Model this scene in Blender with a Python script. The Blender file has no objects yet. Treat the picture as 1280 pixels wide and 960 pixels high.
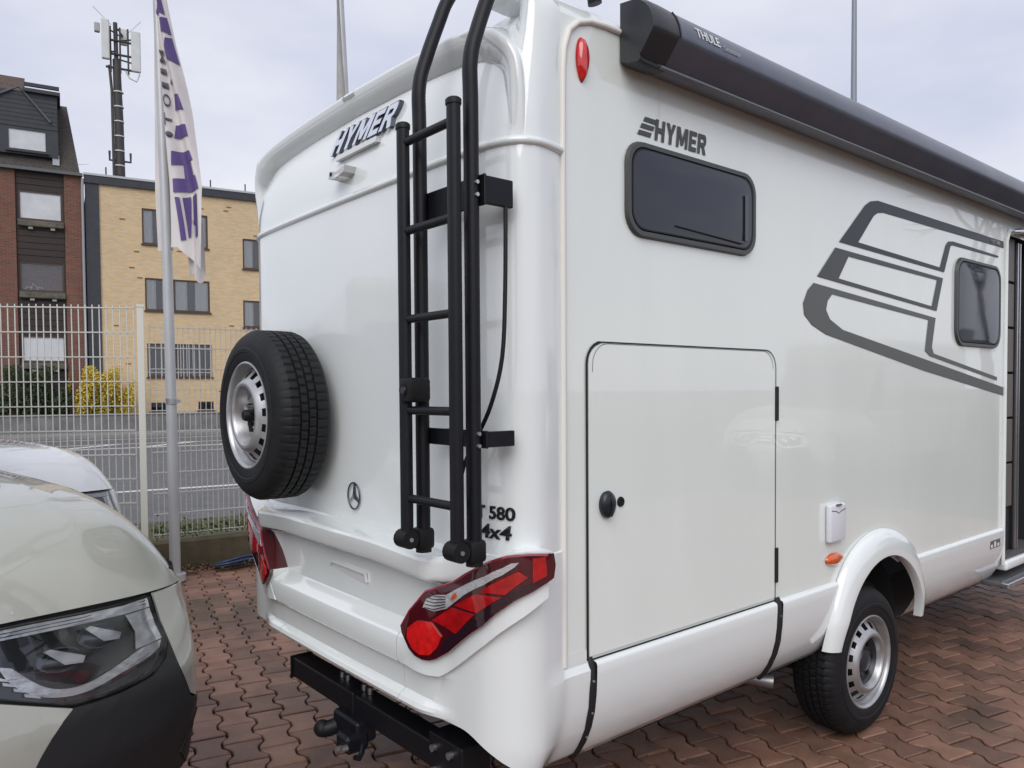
import bpy, bmesh, math, random
from mathutils import Vector, Matrix
random.seed(7)
scene=bpy.context.scene
COL=scene.collection
# ------------------------------------------------------------------ camera
TH=math.radians(50.136)                       # heading of the camera against the motorhome
R0=Vector((math.cos(TH),math.sin(TH),0));F0=Vector((-math.sin(TH),math.cos(TH),0))
EYE=Vector((1.8177,-1.7293,1.70))
cam=bpy.data.cameras.new('camera');camo=bpy.data.objects.new('camera',cam);COL.objects.link(camo)
cam.sensor_width=36;cam.lens=36*972/1280;cam.shift_y=.0288;cam.clip_end=2000;cam.clip_start=.05
_p=math.radians(1.7);_r=math.radians(.4)
fw=F0*math.cos(_p)-Vector((0,0,1))*math.sin(_p);up=Vector((0,0,1))*math.cos(_p)+F0*math.sin(_p)
rt=R0*math.cos(_r)-up*math.sin(_r);up=up*math.cos(_r)+R0*math.sin(_r)
camo.matrix_world=Matrix(((rt.x,up.x,-fw.x,EYE.x),(rt.y,up.y,-fw.y,EYE.y),(rt.z,up.z,-fw.z,EYE.z),(0,0,0,1)))
scene.camera=camo
# ------------------------------------------------------------------ overcast sky and weak, very soft sun
SUN_EL,SUN_AZ=math.radians(42),math.radians(-46)      # azimuth in the xy plane, measured from +x
world=bpy.data.worlds.new('World');scene.world=world;world.use_nodes=True
nt=world.node_tree;nt.nodes.clear()
o=nt.nodes.new('ShaderNodeOutputWorld');bg=nt.nodes.new('ShaderNodeBackground');bg.inputs['Strength'].default_value=.13
sky=nt.nodes.new('ShaderNodeTexSky');sky.sky_type='NISHITA';sky.sun_disc=False;sky.sun_elevation=SUN_EL;sky.sun_rotation=math.pi/2-SUN_AZ
sky.air_density=1;sky.dust_density=3
tc=nt.nodes.new('ShaderNodeTexCoord');mp=nt.nodes.new('ShaderNodeMapping');mp.inputs['Scale'].default_value=(1,1,2.6)
nz=nt.nodes.new('ShaderNodeTexNoise');nz.inputs['Scale'].default_value=2.2;nz.inputs['Detail'].default_value=5;nz.inputs['Roughness'].default_value=.52
cr=nt.nodes.new('ShaderNodeValToRGB');cr.color_ramp.elements[0].position=.32;cr.color_ramp.elements[0].color=(.61,.65,.80,1)
cr.color_ramp.elements[1].position=.7;cr.color_ramp.elements[1].color=(.91,.915,.975,1)
sc=nt.nodes.new('ShaderNodeVectorMath');sc.operation='SCALE';sc.inputs['Scale'].default_value=6.3
mx=nt.nodes.new('ShaderNodeMix');mx.data_type='RGBA';mx.inputs[0].default_value=.94
L=nt.links.new
L(tc.outputs['Generated'],mp.inputs[0]);L(mp.outputs[0],nz.inputs['Vector']);L(nz.outputs[0],cr.inputs[0]);L(cr.outputs[0],sc.inputs[0])
L(sky.outputs[0],mx.inputs[6]);L(sc.outputs[0],mx.inputs[7]);L(mx.outputs[2],bg.inputs[0]);L(bg.outputs[0],o.inputs[0])
sun=bpy.data.lights.new('sun','SUN');sun.energy=1.35;sun.angle=math.radians(50);sun.color=(1,.985,.95)
suno=bpy.data.objects.new('sun',sun);COL.objects.link(suno)
sd=Vector((math.cos(SUN_AZ)*math.cos(SUN_EL),math.sin(SUN_AZ)*math.cos(SUN_EL),math.sin(SUN_EL)))
suno.rotation_euler=sd.to_track_quat('Z','Y').to_euler();suno.location=(6,-6,9)
vs=scene.view_settings;vs.view_transform='Standard';vs.look='None';vs.gamma=1;vs.use_curve_mapping=False;vs.exposure=.30
scene.render.engine='CYCLES'
scene.cycles.max_bounces=8;scene.cycles.transparent_max_bounces=12

# ------------------------------------------------------------------ materials
MATS={}
def mat(name,col,rough=.5,metal=0.,var=.0,vscale=8.,bump=0.,bscale=60.,coat=0.,spec=.5,col2=None,obj_rand=0.,detail=6,sheen=0.,rvar=0.,stretch=None):
    if name in MATS: return MATS[name]
    m=bpy.data.materials.new(name);m.use_nodes=True;n=m.node_tree.nodes;l=m.node_tree.links;b=n['Principled BSDF']
    b.inputs['Roughness'].default_value=rough;b.inputs['Metallic'].default_value=metal
    b.inputs['Coat Weight'].default_value=coat;b.inputs['Coat Roughness'].default_value=.015;b.inputs['Coat IOR'].default_value=1.6
    b.inputs['Specular IOR Level'].default_value=spec
    c=(*col,1)
    t=n.new('ShaderNodeTexCoord');src=t.outputs['Object']
    if stretch:
        mm=n.new('ShaderNodeMapping');mm.inputs['Scale'].default_value=stretch;l.new(src,mm.inputs[0]);src=mm.outputs[0]
    if var>0 or col2 or obj_rand>0:
        z=n.new('ShaderNodeTexNoise');z.inputs['Scale'].default_value=vscale;z.inputs['Detail'].default_value=detail;z.inputs['Roughness'].default_value=.6;l.new(src,z.inputs['Vector'])
        r=n.new('ShaderNodeValToRGB');e=r.color_ramp.elements;e[0].position=.3;e[1].position=.7
        if col2: e[0].color=c;e[1].color=(*col2,1)
        else: e[0].color=tuple(max(0,x*(1-var)) for x in col)+(1,);e[1].color=tuple(min(1,x*(1+var)) for x in col)+(1,)
        l.new(z.outputs[0],r.inputs[0]);out=r.outputs[0]
        if obj_rand>0:
            oi=n.new('ShaderNodeObjectInfo');ge=n.new('ShaderNodeNewGeometry');ad=n.new('ShaderNodeMath');ad.operation='ADD';fr=n.new('ShaderNodeMath');fr.operation='FRACT'
            l.new(oi.outputs['Random'],ad.inputs[0]);l.new(ge.outputs['Random Per Island'],ad.inputs[1]);l.new(ad.outputs[0],fr.inputs[0])
            mr=n.new('ShaderNodeMapRange');mr.inputs[3].default_value=1-obj_rand;mr.inputs[4].default_value=1+obj_rand;l.new(fr.outputs[0],mr.inputs[0])
            vm=n.new('ShaderNodeVectorMath');vm.operation='SCALE';l.new(out,vm.inputs[0]);l.new(mr.outputs[0],vm.inputs['Scale']);out=vm.outputs[0]
        l.new(out,b.inputs['Base Color'])
    else: b.inputs['Base Color'].default_value=c
    if rvar>0:
        z3=n.new('ShaderNodeTexNoise');z3.inputs['Scale'].default_value=3.;z3.inputs['Detail'].default_value=8;l.new(src,z3.inputs['Vector'])
        m3=n.new('ShaderNodeMapRange');m3.inputs[3].default_value=max(0,rough-rvar);m3.inputs[4].default_value=rough+rvar;l.new(z3.outputs[0],m3.inputs[0]);l.new(m3.outputs[0],b.inputs['Roughness'])
    if bump>0:
        z2=n.new('ShaderNodeTexNoise');z2.inputs['Scale'].default_value=bscale;z2.inputs['Detail'].default_value=4;l.new(src,z2.inputs['Vector'])
        bu=n.new('ShaderNodeBump');bu.inputs['Strength'].default_value=bump;bu.inputs['Distance'].default_value=.01;l.new(z2.outputs[0],bu.inputs['Height']);l.new(bu.outputs[0],b.inputs['Normal'])
    MATS[name]=m;return m
def brick_mat(name,c1,c2,cm,bw,bh):
    if name in MATS: return MATS[name]
    m=bpy.data.materials.new(name);m.use_nodes=True;n=m.node_tree.nodes;l=m.node_tree.links;b=n['Principled BSDF'];b.inputs['Roughness'].default_value=.85
    t=n.new('ShaderNodeTexCoord');s=n.new('ShaderNodeSeparateXYZ');cb=n.new('ShaderNodeCombineXYZ');l.new(t.outputs['Object'],s.inputs[0])
    ad=n.new('ShaderNodeMath');ad.operation='ADD';l.new(s.outputs['X'],ad.inputs[0]);l.new(s.outputs['Y'],ad.inputs[1]);l.new(ad.outputs[0],cb.inputs[0]);l.new(s.outputs['Z'],cb.inputs[1])
    k=n.new('ShaderNodeTexBrick');k.inputs['Scale'].default_value=1;k.inputs['Brick Width'].default_value=bw;k.inputs['Row Height'].default_value=bh;k.inputs['Mortar Size'].default_value=.009;k.inputs['Bias'].default_value=-.1
    k.inputs['Color1'].default_value=(*c1,1);k.inputs['Color2'].default_value=(*c2,1);k.inputs['Mortar'].default_value=(*cm,1);l.new(cb.outputs[0],k.inputs['Vector'])
    z=n.new('ShaderNodeTexNoise');z.inputs['Scale'].default_value=.8;z.inputs['Detail'].default_value=6;l.new(t.outputs['Object'],z.inputs['Vector'])
    mr=n.new('ShaderNodeMapRange');mr.inputs[3].default_value=.90;mr.inputs[4].default_value=1.12;l.new(z.outputs[0],mr.inputs[0])
    v=n.new('ShaderNodeVectorMath');v.operation='SCALE';l.new(k.outputs[0],v.inputs[0]);l.new(mr.outputs[0],v.inputs['Scale']);l.new(v.outputs[0],b.inputs['Base Color'])
    bu=n.new('ShaderNodeBump');bu.inputs['Strength'].default_value=.6;bu.inputs['Distance'].default_value=.01;bu.invert=True;l.new(k.outputs['Fac'],bu.inputs['Height']);l.new(bu.outputs[0],b.inputs['Normal'])
    MATS[name]=m;return m
def clear_mat(name,tint=(1,1,1),rough=.02,refl=1.,base=.04):
    # clear cover: see-through with a fresnel reflection
    if name in MATS: return MATS[name]
    m=bpy.data.materials.new(name);m.use_nodes=True;n=m.node_tree.nodes;l=m.node_tree.links;n.clear()
    o=n.new('ShaderNodeOutputMaterial');t=n.new('ShaderNodeBsdfTransparent');t.inputs[0].default_value=(*tint,1);g=n.new('ShaderNodeBsdfGlossy');g.inputs['Roughness'].default_value=rough
    f=n.new('ShaderNodeFresnel');f.inputs[0].default_value=1.5;mu=n.new('ShaderNodeMath');mu.operation='MULTIPLY';mu.inputs[1].default_value=refl;x=n.new('ShaderNodeMixShader')
    l.new(f.outputs[0],mu.inputs[0]);l.new(mu.outputs[0],x.inputs[0]);l.new(t.outputs[0],x.inputs[1]);l.new(g.outputs[0],x.inputs[2]);l.new(x.outputs[0],o.inputs[0])
    MATS[name]=m;return m
GEL=mat('white_gelcoat',(.80,.835,.83),.16,var=.015,vscale=1.5,coat=1.,rvar=.04,bump=.010,bscale=1.6)
WALL=mat('white_sidewall',(.81,.85,.81),.2,var=.022,vscale=1.6,coat=.9,rvar=.05,bump=.012,bscale=1.8,stretch=(1,2.5,.5))
BEAD=mat('cream_bead',(.80,.78,.73),.35)
BLK=mat('black_powdercoat',(.007,.0075,.011),.46,spec=.3,var=.2,vscale=20,bump=.05,bscale=300)
BLKP=mat('black_plastic',(.008,.008,.009),.55,spec=.3,bump=.08,bscale=250,var=.2)
SEAL=mat('black_seal',(.008,.008,.008),.6)
RUB=mat('tyre_rubber',(.007,.0075,.009),.6,spec=.35,var=.35,vscale=14,bump=.15,bscale=90)
STEEL=mat('silver_wheel_steel',(.46,.46,.47),.34,.75,var=.12,vscale=18,rvar=.08)
CHROME=mat('chrome',(.82,.84,.88),.09,1.)
ALU=mat('brushed_aluminium',(.55,.56,.58),.3,.9,var=.08,vscale=40)
ANTH=mat('anthracite_cassette',(.115,.125,.16),.33,.35,var=.12,vscale=5,rvar=.06)
DGREY=mat('dark_grey_print',(.026,.028,.036),.42)
MGREY=mat('mid_grey_print',(.058,.062,.064),.42)
LGREY=mat('light_grey_print',(.10,.105,.10),.42)
TINT=mat('tinted_acrylic',(.026,.030,.042),.05,spec=.55,bump=.035,bscale=4)
FRAMEG=mat('grey_window_frame',(.06,.065,.066),.4)
REDL=mat('red_lens',(.42,.004,.006),.1,coat=1.,var=.35,vscale=25)
REDD=mat('dark_red_lens',(.065,.0015,.006),.09,coat=1.)
REDB=mat('bright_red_reflector',(.62,.01,.01),.12,coat=1.,var=.3,vscale=40)
SMOKE=mat('smoked_lens',(.02,.006,.014),.08,coat=1.)
AMB=mat('amber_lens',(.62,.10,.008),.12,coat=1.,var=.3,vscale=60)

# ------------------------------------------------------------------ object helpers
LOCS={}
def put(o,parent):
    COL.objects.link(o)
    if parent is not None: o.parent=parent
def root(name,label,cat,loc=(0,0,0),rz=0.,group=None,world_coords=False):
    o=bpy.data.objects.new(name,None);o.empty_display_size=.2;o.location=loc;o.rotation_euler=(0,0,rz);COL.objects.link(o)
    o['label']=label;o['category']=cat
    if group: o['group']=group
    if world_coords: LOCS[o.name]=Vector(loc)
    return o
def top(o):
    while o.parent is not None: o=o.parent
    return o
def mesh_obj(name,me,m,parent=None,smooth=False,angle=None):
    if smooth: me.shade_smooth()
    if m is not None: me.materials.append(m)
    o=bpy.data.objects.new(name,me);put(o,parent)
    if parent is not None:
        t=top(parent)
        if t.name in LOCS: me.transform(Matrix.Translation(-LOCS[t.name]))
    return o
def from_bm(name,bm,m,parent=None,smooth=False,angle=35):
    bmesh.ops.recalc_face_normals(bm,faces=bm.faces)
    me=bpy.data.meshes.new(name)
    if smooth:
        a=math.radians(angle)
        for f in bm.faces: f.smooth=True
        for e in bm.edges:
            if len(e.link_faces)==2 and e.calc_face_angle(0)>a: e.smooth=False
    bm.to_mesh(me);bm.free()
    return mesh_obj(name,me,m,parent)
def grid(name,fn,nu,nv,m,parent=None,smooth=True,angle=35,closeu=False,skip=None):
    bm=bmesh.new();V=[[bm.verts.new(fn(i/(nu if closeu else nu-1),j/(nv-1))) for j in range(nv)] for i in range(nu)]
    for i in range(nu if closeu else nu-1):
        for j in range(nv-1):
            if skip and skip(i,j): continue
            a,b=V[i],V[(i+1)%nu]
            try: bm.faces.new((a[j],b[j],b[j+1],a[j+1]))
            except ValueError: pass
    bmesh.ops.remove_doubles(bm,verts=bm.verts,dist=1e-5)
    return from_bm(name,bm,m,parent,smooth,angle)
def add_box(bm,lo,hi,bev=0.,M=None,seg=1):
    r=bmesh.ops.create_cube(bm,size=1);vs_=r['verts']
    for v in vs_:
        v.co=Vector([lo[k]+(hi[k]-lo[k])*(v.co[k]+.5) for k in range(3)])
    if bev>0:
        es=list({e for v in vs_ for e in v.link_edges})
        q=bmesh.ops.bevel(bm,geom=es,offset=bev,segments=seg,affect='EDGES',profile=.5)
        vs_=list({v for f in q['faces'] for v in f.verts}|{v for v in vs_ if v.is_valid})
    if M is not None:
        fs=set();stack=list(vs_);seen=set(stack)
        while stack:
            v=stack.pop()
            for e in v.link_edges:
                w=e.other_vert(v)
                if w not in seen: seen.add(w);stack.append(w)
        for v in seen: v.co=M@v.co
def box(name,lo,hi,m,parent=None,bev=0.,M=None,seg=1,smooth=False):
    bm=bmesh.new();add_box(bm,lo,hi,bev,M,seg);return from_bm(name,bm,m,parent,smooth)
def add_tube(bm,path,rad,seg=10,cap=True,ell=None,side=None):
    P=[Vector(p) for p in path];n=len(P);rings=[]
    up=None
    for i in range(n):
        t=(P[min(i+1,n-1)]-P[max(i-1,0)]).normalized()
        if side is not None: a=Vector(side)
        elif up is None: a=t.orthogonal().normalized()
        else: a=up
        a=(a-t*a.dot(t)).normalized();up=a;b=t.cross(a)
        r=rad[i] if isinstance(rad,(list,tuple)) else rad
        ra,rb=(r,r) if ell is None else (r,r*ell)
        rings.append([bm.verts.new(P[i]+a*math.cos(2*math.pi*k/seg)*ra+b*math.sin(2*math.pi*k/seg)*rb) for k in range(seg)])
    for i in range(n-1):
        for k in range(seg): bm.faces.new((rings[i][k],rings[i][(k+1)%seg],rings[i+1][(k+1)%seg],rings[i+1][k]))
    if cap: bm.faces.new(rings[0][::-1]);bm.faces.new(rings[-1])
def tube(name,path,rad,m,parent=None,seg=10,smooth=True,**k):
    bm=bmesh.new();add_tube(bm,path,rad,seg,**k);return from_bm(name,bm,m,parent,smooth,50)
def lathe_pts(bm,prof,fn,seg,closed=False):
    # prof: (r,a); fn(r,a,phi) -> point
    R=[[bm.verts.new(fn(r,a,2*math.pi*k/seg)) for r,a in prof] for k in range(seg)]
    for k in range(seg):
        A,B=R[k],R[(k+1)%seg]
        for j in range(len(prof)-1): bm.faces.new((A[j],B[j],B[j+1],A[j+1]))
    return R
def mapped(name,pts,fn,m,parent=None,step=.05,thick=0.,holes=None,smooth=True,off=0.,hip=None):
    """polygon in a 2-D (a,b) plane, cut into a grid, laid on the surface fn(a,b,off), with a skirt down to the surface"""
    bm=bmesh.new();vs_=[bm.verts.new((p[0],p[1],0)) for p in pts];f=bm.faces.new(vs_);f.normal_update()
    bmesh.ops.triangulate(bm,faces=[f])
    cut_grid(bm,step)
    finish_map(bm,fn,off,thick)
    return from_bm(name,bm,m,parent,smooth,40)
def cut_grid(bm,step):
    if step:
        for ax in (0,1):
            lo=min(v.co[ax] for v in bm.verts);hi=max(v.co[ax] for v in bm.verts);c=lo+step*.53
            while c<hi:
                co=Vector((0,0,0));co[ax]=c;no=Vector((0,0,0));no[ax]=1
                bmesh.ops.bisect_plane(bm,geom=bm.verts[:]+bm.edges[:]+bm.faces[:],plane_co=co,plane_no=no,dist=1e-6);c+=step
def finish_map(bm,fn,off,thick):
    if thick>0:
        be=[e for e in bm.edges if len(e.link_faces)==1]
        mp_={}
        for e in be:
            for v in e.verts:
                if v not in mp_: mp_[v]=bm.verts.new((v.co.x,v.co.y,-1))
        for e in be:
            a,b=e.verts;bm.faces.new((a,b,mp_[b],mp_[a]))
    for v in bm.verts:
        v.co=Vector(fn(v.co.x,v.co.y,off+(thick if v.co.z>-.5 else 0.)))
def rrect(a0,b0,a1,b1,r,n=6):
    out=[]
    for cx,cy,s in ((a1-r,b1-r,0),(a0+r,b1-r,1),(a0+r,b0+r,2),(a1-r,b0+r,3)):
        for k in range(n+1):
            t=(s+k/n)*math.pi/2;out.append((cx+r*math.cos(t),cy+r*math.sin(t)))
    return out
def ring(name,outer,inner,fn,m,parent,thick=.01,off=0.):
    bm=bmesh.new();n=len(outer)
    def row(P,h): return [bm.verts.new(fn(p[0],p[1],h)) for p in P]
    mid=[((o_[0]+i_[0])/2,(o_[1]+i_[1])/2) for o_,i_ in zip(outer,inner)]
    a=row(outer,off);a2=row([(o_[0]*.8+i_[0]*.2,o_[1]*.8+i_[1]*.2) for o_,i_ in zip(outer,inner)],off+thick);b2=row([(o_[0]*.2+i_[0]*.8,o_[1]*.2+i_[1]*.8) for o_,i_ in zip(outer,inner)],off+thick);b=row(inner,off)
    for A,B in ((a,a2),(a2,b2),(b2,b)):
        for k in range(n): bm.faces.new((A[k],A[(k+1)%n],B[(k+1)%n],B[k]))
    return from_bm(name,bm,m,parent,True,60)
def text_bm(body,height,shear=0.,bold=0.,width=None):
    cu=bpy.data.curves.new('lettering','FONT');cu.body=body;cu.size=1;cu.shear=shear;cu.offset=bold;cu.resolution_u=4
    ob=bpy.data.objects.new('lettering',cu);COL.objects.link(ob);bpy.context.view_layer.update()
    dg=bpy.context.evaluated_depsgraph_get();me=bpy.data.meshes.new_from_object(ob.evaluated_get(dg))
    bm=bmesh.new();bm.from_mesh(me);bpy.data.objects.remove(ob);bpy.data.curves.remove(cu);bpy.data.meshes.remove(me)
    xs=[v.co.x for v in bm.verts];ys=[v.co.y for v in bm.verts];x0,y0=min(xs),min(ys);k=height/(max(ys)-y0);kx=k if width is None else width/(max(xs)-x0)
    for v in bm.verts: v.co=Vector(((v.co.x-x0)*kx,(v.co.y-y0)*k,0))
    bmesh.ops.remove_doubles(bm,verts=bm.verts,dist=1e-6)
    return bm
def text(name,body,height,fn,m,parent,shear=0.,bold=0.,width=None,thick=.001,off=.001,step=0,warp=None):
    bm=text_bm(body,height,shear,bold,width)
    if warp:
        for v in bm.verts: v.co=Vector((*warp(v.co.x,v.co.y),0))
    cut_grid(bm,step);finish_map(bm,fn,off,thick)
    return from_bm(name,bm,m,parent)
def struct(o): o['kind']='structure';return o
def fr(X,D,z=0.):
    p=EYE+R0*X+F0*D;return Vector((p.x,p.y,z))
# ---- rear cap plan (right half), metres: x across, y along the vehicle
PLAN_R=[(0,.0),(.012,-.04),(.022,-.08),(.027,-.115),(.020,-.15),(-.004,-.183),(-.05,-.207),(-.13,-.222),(-.3,-.231),(-.6,-.236),(-1.0,-.238)]
def _catmull(P,n):
    out=[]
    for i in range(len(P)-1):
        p0=P[max(i-1,0)];p1=P[i];p2=P[i+1];p3=P[min(i+2,len(P)-1)]
        for k in range(n):
            t=k/n
            out.append(tuple(.5*((2*p1[j])+(-p0[j]+p2[j])*t+(2*p0[j]-5*p1[j]+4*p2[j]-p3[j])*t*t+(-p0[j]+3*p1[j]-3*p2[j]+p3[j])*t**3) for j in range(len(p1))))
    out.append(tuple(P[-1]));return out
_pl=_catmull(PLAN_R,12); _pl=_pl+[(-2-x,y) for x,y in _pl[-2::-1]]
_cs=[0.]
for _i in range(1,len(_pl)): _cs.append(_cs[-1]+math.dist(_pl[_i],_pl[_i-1]))
SLEN=_cs[-1]
def plan(s):
    if s<0: return (0.,-s),(1.,0.)
    if s>SLEN: return (-2.,s-SLEN),(-1.,0.)
    lo,hi=0,len(_cs)-1
    while hi-lo>1:
        m=(lo+hi)//2
        if _cs[m]<=s: lo=m
        else: hi=m
    t=(s-_cs[lo])/(_cs[hi]-_cs[lo])
    def tang(i):
        a=_pl[max(i-1,0)];b=_pl[min(i+1,len(_pl)-1)];d=math.dist(a,b);return ((b[0]-a[0])/d,(b[1]-a[1])/d)
    ta,tb=tang(lo),tang(hi);tx=ta[0]*(1-t)+tb[0]*t;ty=ta[1]*(1-t)+tb[1]*t;l=math.hypot(tx,ty);tx/=l;ty/=l
    return (_pl[lo][0]*(1-t)+_pl[hi][0]*t,_pl[lo][1]*(1-t)+_pl[hi][1]*t),(-ty,tx)
def lean(z):
    return 0. if z<2.46 else .55*(z-2.46)**2*(1 if z<2.8 else 1)
def cap(s,z,off=0.):
    p,n=plan(s);sm=max(0.,min(1.,min(s,SLEN-s)/.25));o=off-lean(z)*sm*sm*(3-2*sm);return (p[0]+n[0]*o,p[1]+n[1]*o,z)
def s_of_x(x):
    # rear face only
    lo,hi=.14,SLEN-.14
    for _ in range(50):
        m=(lo+hi)/2
        if plan(m)[0][0]>x: lo=m
        else: hi=m
    return lo
# ---- cab-over van nose: u across (0 centre, + = its left), w backwards
def nose_w(u,z):
    t=min(abs(u),.9999);w=.5*(1-(1-t**3)**(1/3.))
    if z>.72: w+=.30*(z-.72)
    if z<.55: w+=.25*(.55-z)
    return w
# ------------------------------------------------------------------ motorhome
MH=root('motorhome','white motorhome seen from its rear corner with black ladder and spare wheel','motorhome',(-1.0,2.6,0),world_coords=True)
def sidefn(a,b,off): return (off,a,b)                 # a along the vehicle, b up, off outwards (right wall)
def rearfn(a,b,off):                                  # a = x across the rear, b up
    return cap(s_of_x(a),b,off)
def capfn(s,z,off): return cap(s,z,off)
def capfn_m(s,z,off): return cap(SLEN-s,z,off)
# right side wall: one sheet with the wheel-arch cut and the entrance opening
ENT0,ENT1,ENTZ=3.93,4.62,2.68
AC,AZ,AR=2.19,.42,.43
wallpts=[(0,.786)]
arch=[(AC-math.sqrt(AR**2-(.786-AZ)**2),.786)]
a0=math.asin((.786-AZ)/AR)
arcp=[(AC-AR*math.cos(a0+(math.pi-2*a0)*k/16),AZ+AR*math.sin(a0+(math.pi-2*a0)*k/16)) for k in range(17)]
wallpts+=arcp+[(ENT0,.786),(ENT0,ENTZ-.07),(ENT0+.02,ENTZ-.02),(ENT0+.07,ENTZ),(ENT1,ENTZ),(ENT1,.786),(6.3,.786),(6.3,2.9),(0,2.9)]
mapped('side_wall',wallpts,lambda a,b,h:(h,a,b),WALL,MH,step=.6)
# rear cap (upper)
ZU=[1.10,1.3,1.6,1.9,2.2,2.4,2.46,2.55,2.65,2.72,2.79,2.85,2.9,2.94,2.965,2.985,2.995]
LEANX=[0]*11+[0,.0,.012,.035,.09,.22]
NS=120
def sst(a,b,x):
    t=min(1,max(0,(x-a)/(b-a)));return t*t*(3-2*t)
def upper(u,v):
    s=u*SLEN;j=min(int(round(v*(len(ZU)-1))),len(ZU)-1);z=ZU[j];wz=sst(.12,.42,s);wl=sst(SLEN-.45,SLEN-.12,s);z=z if z<2.84 else 2.84+(z-2.84)*(1-.75*wz);z=z if z<2.66 else 2.66+(z-2.66)*(1-.6*wl);q=cap(s,ZU[j],-LEANX[j]);return (q[0],q[1],z)
grid('rear_panel',upper,NS+1,len(ZU),GEL,MH,angle=60)
# panel behind the side wall's rounded top corner
SH=[(z,x) for z,x in zip(ZU,LEANX) if z>=2.9]
for sx_,nm in ((1,'right'),):
    grid('roof_shoulder',lambda u,v:((-SH[int(round(v*4))][1] if sx_>0 else -2+SH[int(round(v*4))][1]),-.035+6.335*u,SH[int(round(v*4))][0]),6,5,GEL,MH,angle=60)
box('roof',(-1.70,.02,2.93),(-.2,6.3,2.993),GEL,MH)
box('left_wall',(-2.0,-.02,.5),(-1.985,6.3,2.6),GEL,MH)
box('front_bulkhead',(-1.98,6.28,.5),(-.02,6.3,2.97),GEL,MH)
# beads
def capline(name,pts,rad,m,off=0.,ell=.6,seg=8,parent=None):
    return tube(name,[cap(s,z,off) for s,z in pts],rad,m,parent or MH,seg=seg,ell=ell)
capline('trim_bead',[(k/60*SLEN,2.462) for k in range(61)],.014,GEL,.0,1.)
tube('corner_bead',[(.002,.0,.80),(.003,.002,1.6),(.003,.003,2.4),(.003,.006,2.72),(.003,.012,2.79),(.003,.034,2.852),(.003,.075,2.887),(.003,.13,2.906),(.003,.2,2.912),(.003,.36,2.912),(.003,1.0,2.912)],.011,BEAD,MH,seg=8)
# arched spoiler frame over the rear
def mirror_s(L_): return L_+[(SLEN-s,z) for s,z in L_[::-1]]
arch_c=_catmull(mirror_s([(.185,2.47),(.185,2.55),(.19,2.64),(.205,2.72),(.25,2.775),(.34,2.825),(.5,2.853),(.8,2.872),(1.239,2.884)]),8)
def spo(u,v):
    i=u*(len(arch_c)-1);k=min(int(i),len(arch_c)-2);t=i-k
    s=arch_c[k][0]*(1-t)+arch_c[k+1][0]*t;z=arch_c[k][1]*(1-t)+arch_c[k+1][1]*t
    k0,k1=max(k-1,0),min(k+2,len(arch_c)-1);ds,dz=arch_c[k1][0]-arch_c[k0][0],arch_c[k1][1]-arch_c[k0][1];l=math.hypot(ds,dz)
    ns,nz=-dz/l,ds/l       # outward (up / away from the middle)
    if s<SLEN/2: pass
    fade=min(1,max(0,(z-2.47)/.34))**1.2
    prof=[(.040,-.03),(.034,.02),(.020,.058),(.008,.075),(-.004,.072),(-.03,.045),(-.075,.008),(-.085,-.02)]
    d,of=prof[int(round(v*7))]
    d*=.35+.65*fade;return cap(s+ns*d,z+nz*d,(of if of<0 else of*fade)-(0 if of>0 else .0))
grid('rear_spoiler',spo,len(arch_c),8,GEL,MH,angle=75)
# rear bumper with shelf, number-plate field, step and lip
BP=[(1.19,-.005,0),(1.180,.012,1),(1.175,.094,1),(1.170,.106,1),(1.160,.112,1),(1.112,.109,1),(1.100,.104,1),(1.092,.094,1),(1.068,.026,1),(1.060,.020,2),(1.0,.020,2),(.94,.02,2),(.892,.022,2),(.884,.03,3),(.862,.074,3),(.85,.085,3),(.835,.089,3),(.79,.089,3),(.766,.087,3),(.757,.080,3),(.752,.068,4),(.748,.060,4),(.70,.058,4),(.662,.056,4),(.654,.062,4),(.644,.080,4),(.630,.086,4),(.617,.080,4),(.611,.06,4),(.606,.0,5),(.60,-.12,5)]
def sst(a,b,x):
    t=min(1,max(0,(x-a)/(b-a)));return t*t*(3-2*t)
def skx(z):
    T=[(.30,-.19),(.434,-.10),(.44,-.078),(.47,-.055),(.51,-.030),(.56,-.008),(.62,.008),(.68,.016),(.74,.019),(.776,.020),(.80,.0)]
    if z<=T[0][0]: return T[0][1]
    for (a,x),(b,y) in zip(T,T[1:]):
        if z<=b: return x+(y-x)*(z-a)/(b-a)
    return 0.
def bump_pt(s,j):
    z,of,g=BP[j]
    sm=min(s,SLEN-s)
    wsh=sst(.34,.54,sm);w=sst(.42,.60,sm);cb=.004+.041*sst(.08,.32,sm)
    drop=(1-sst(.04,.40,s)) if s<SLEN/2 else 0.
    if g==0: o=of
    elif g==1: o=of*wsh+.004*(1-wsh);z-=.022*(1-sst(.35,.9,sm))*wsh
    elif g in(2,3): o=of*w+cb*(1-w)
    elif g==4:
        o=of*w+cb*(1-w);d=max(0,.76-z);z-=drop*(.0+1.05*d);tk=max(0,.60-z);o-=tk*tk*2.2*drop
    else: o=of-.03*drop;z-=drop*.17
    if sm<.14 and z<.80:
        k=1-sst(.0,.14,sm);o=o*(1-k)+(skx(z)-.004)*k
    return cap(s,z,o)
bs=[-.112+.0*k for k in range(1)]+[(-.112+k*.0205) for k in range(1,36)]
bs+=[.62+(SLEN-1.24)*k/40 for k in range(41)]
bs+=[SLEN-q for q in bs[:36]][::-1]
bs=sorted(set(round(b,4) for b in bs))
bm=bmesh.new();V=[[bm.verts.new(bump_pt(s,j)) for j in range(len(BP))] for s in bs]
for i in range(len(bs)-1):
    sm=min(bs[i],SLEN-bs[i])
    for j in range(len(BP)-1):
        if sm<0 and BP[j+1][0]>.80: continue
        bm.faces.new((V[i][j],V[i+1][j],V[i+1][j+1],V[i][j+1]))
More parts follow.
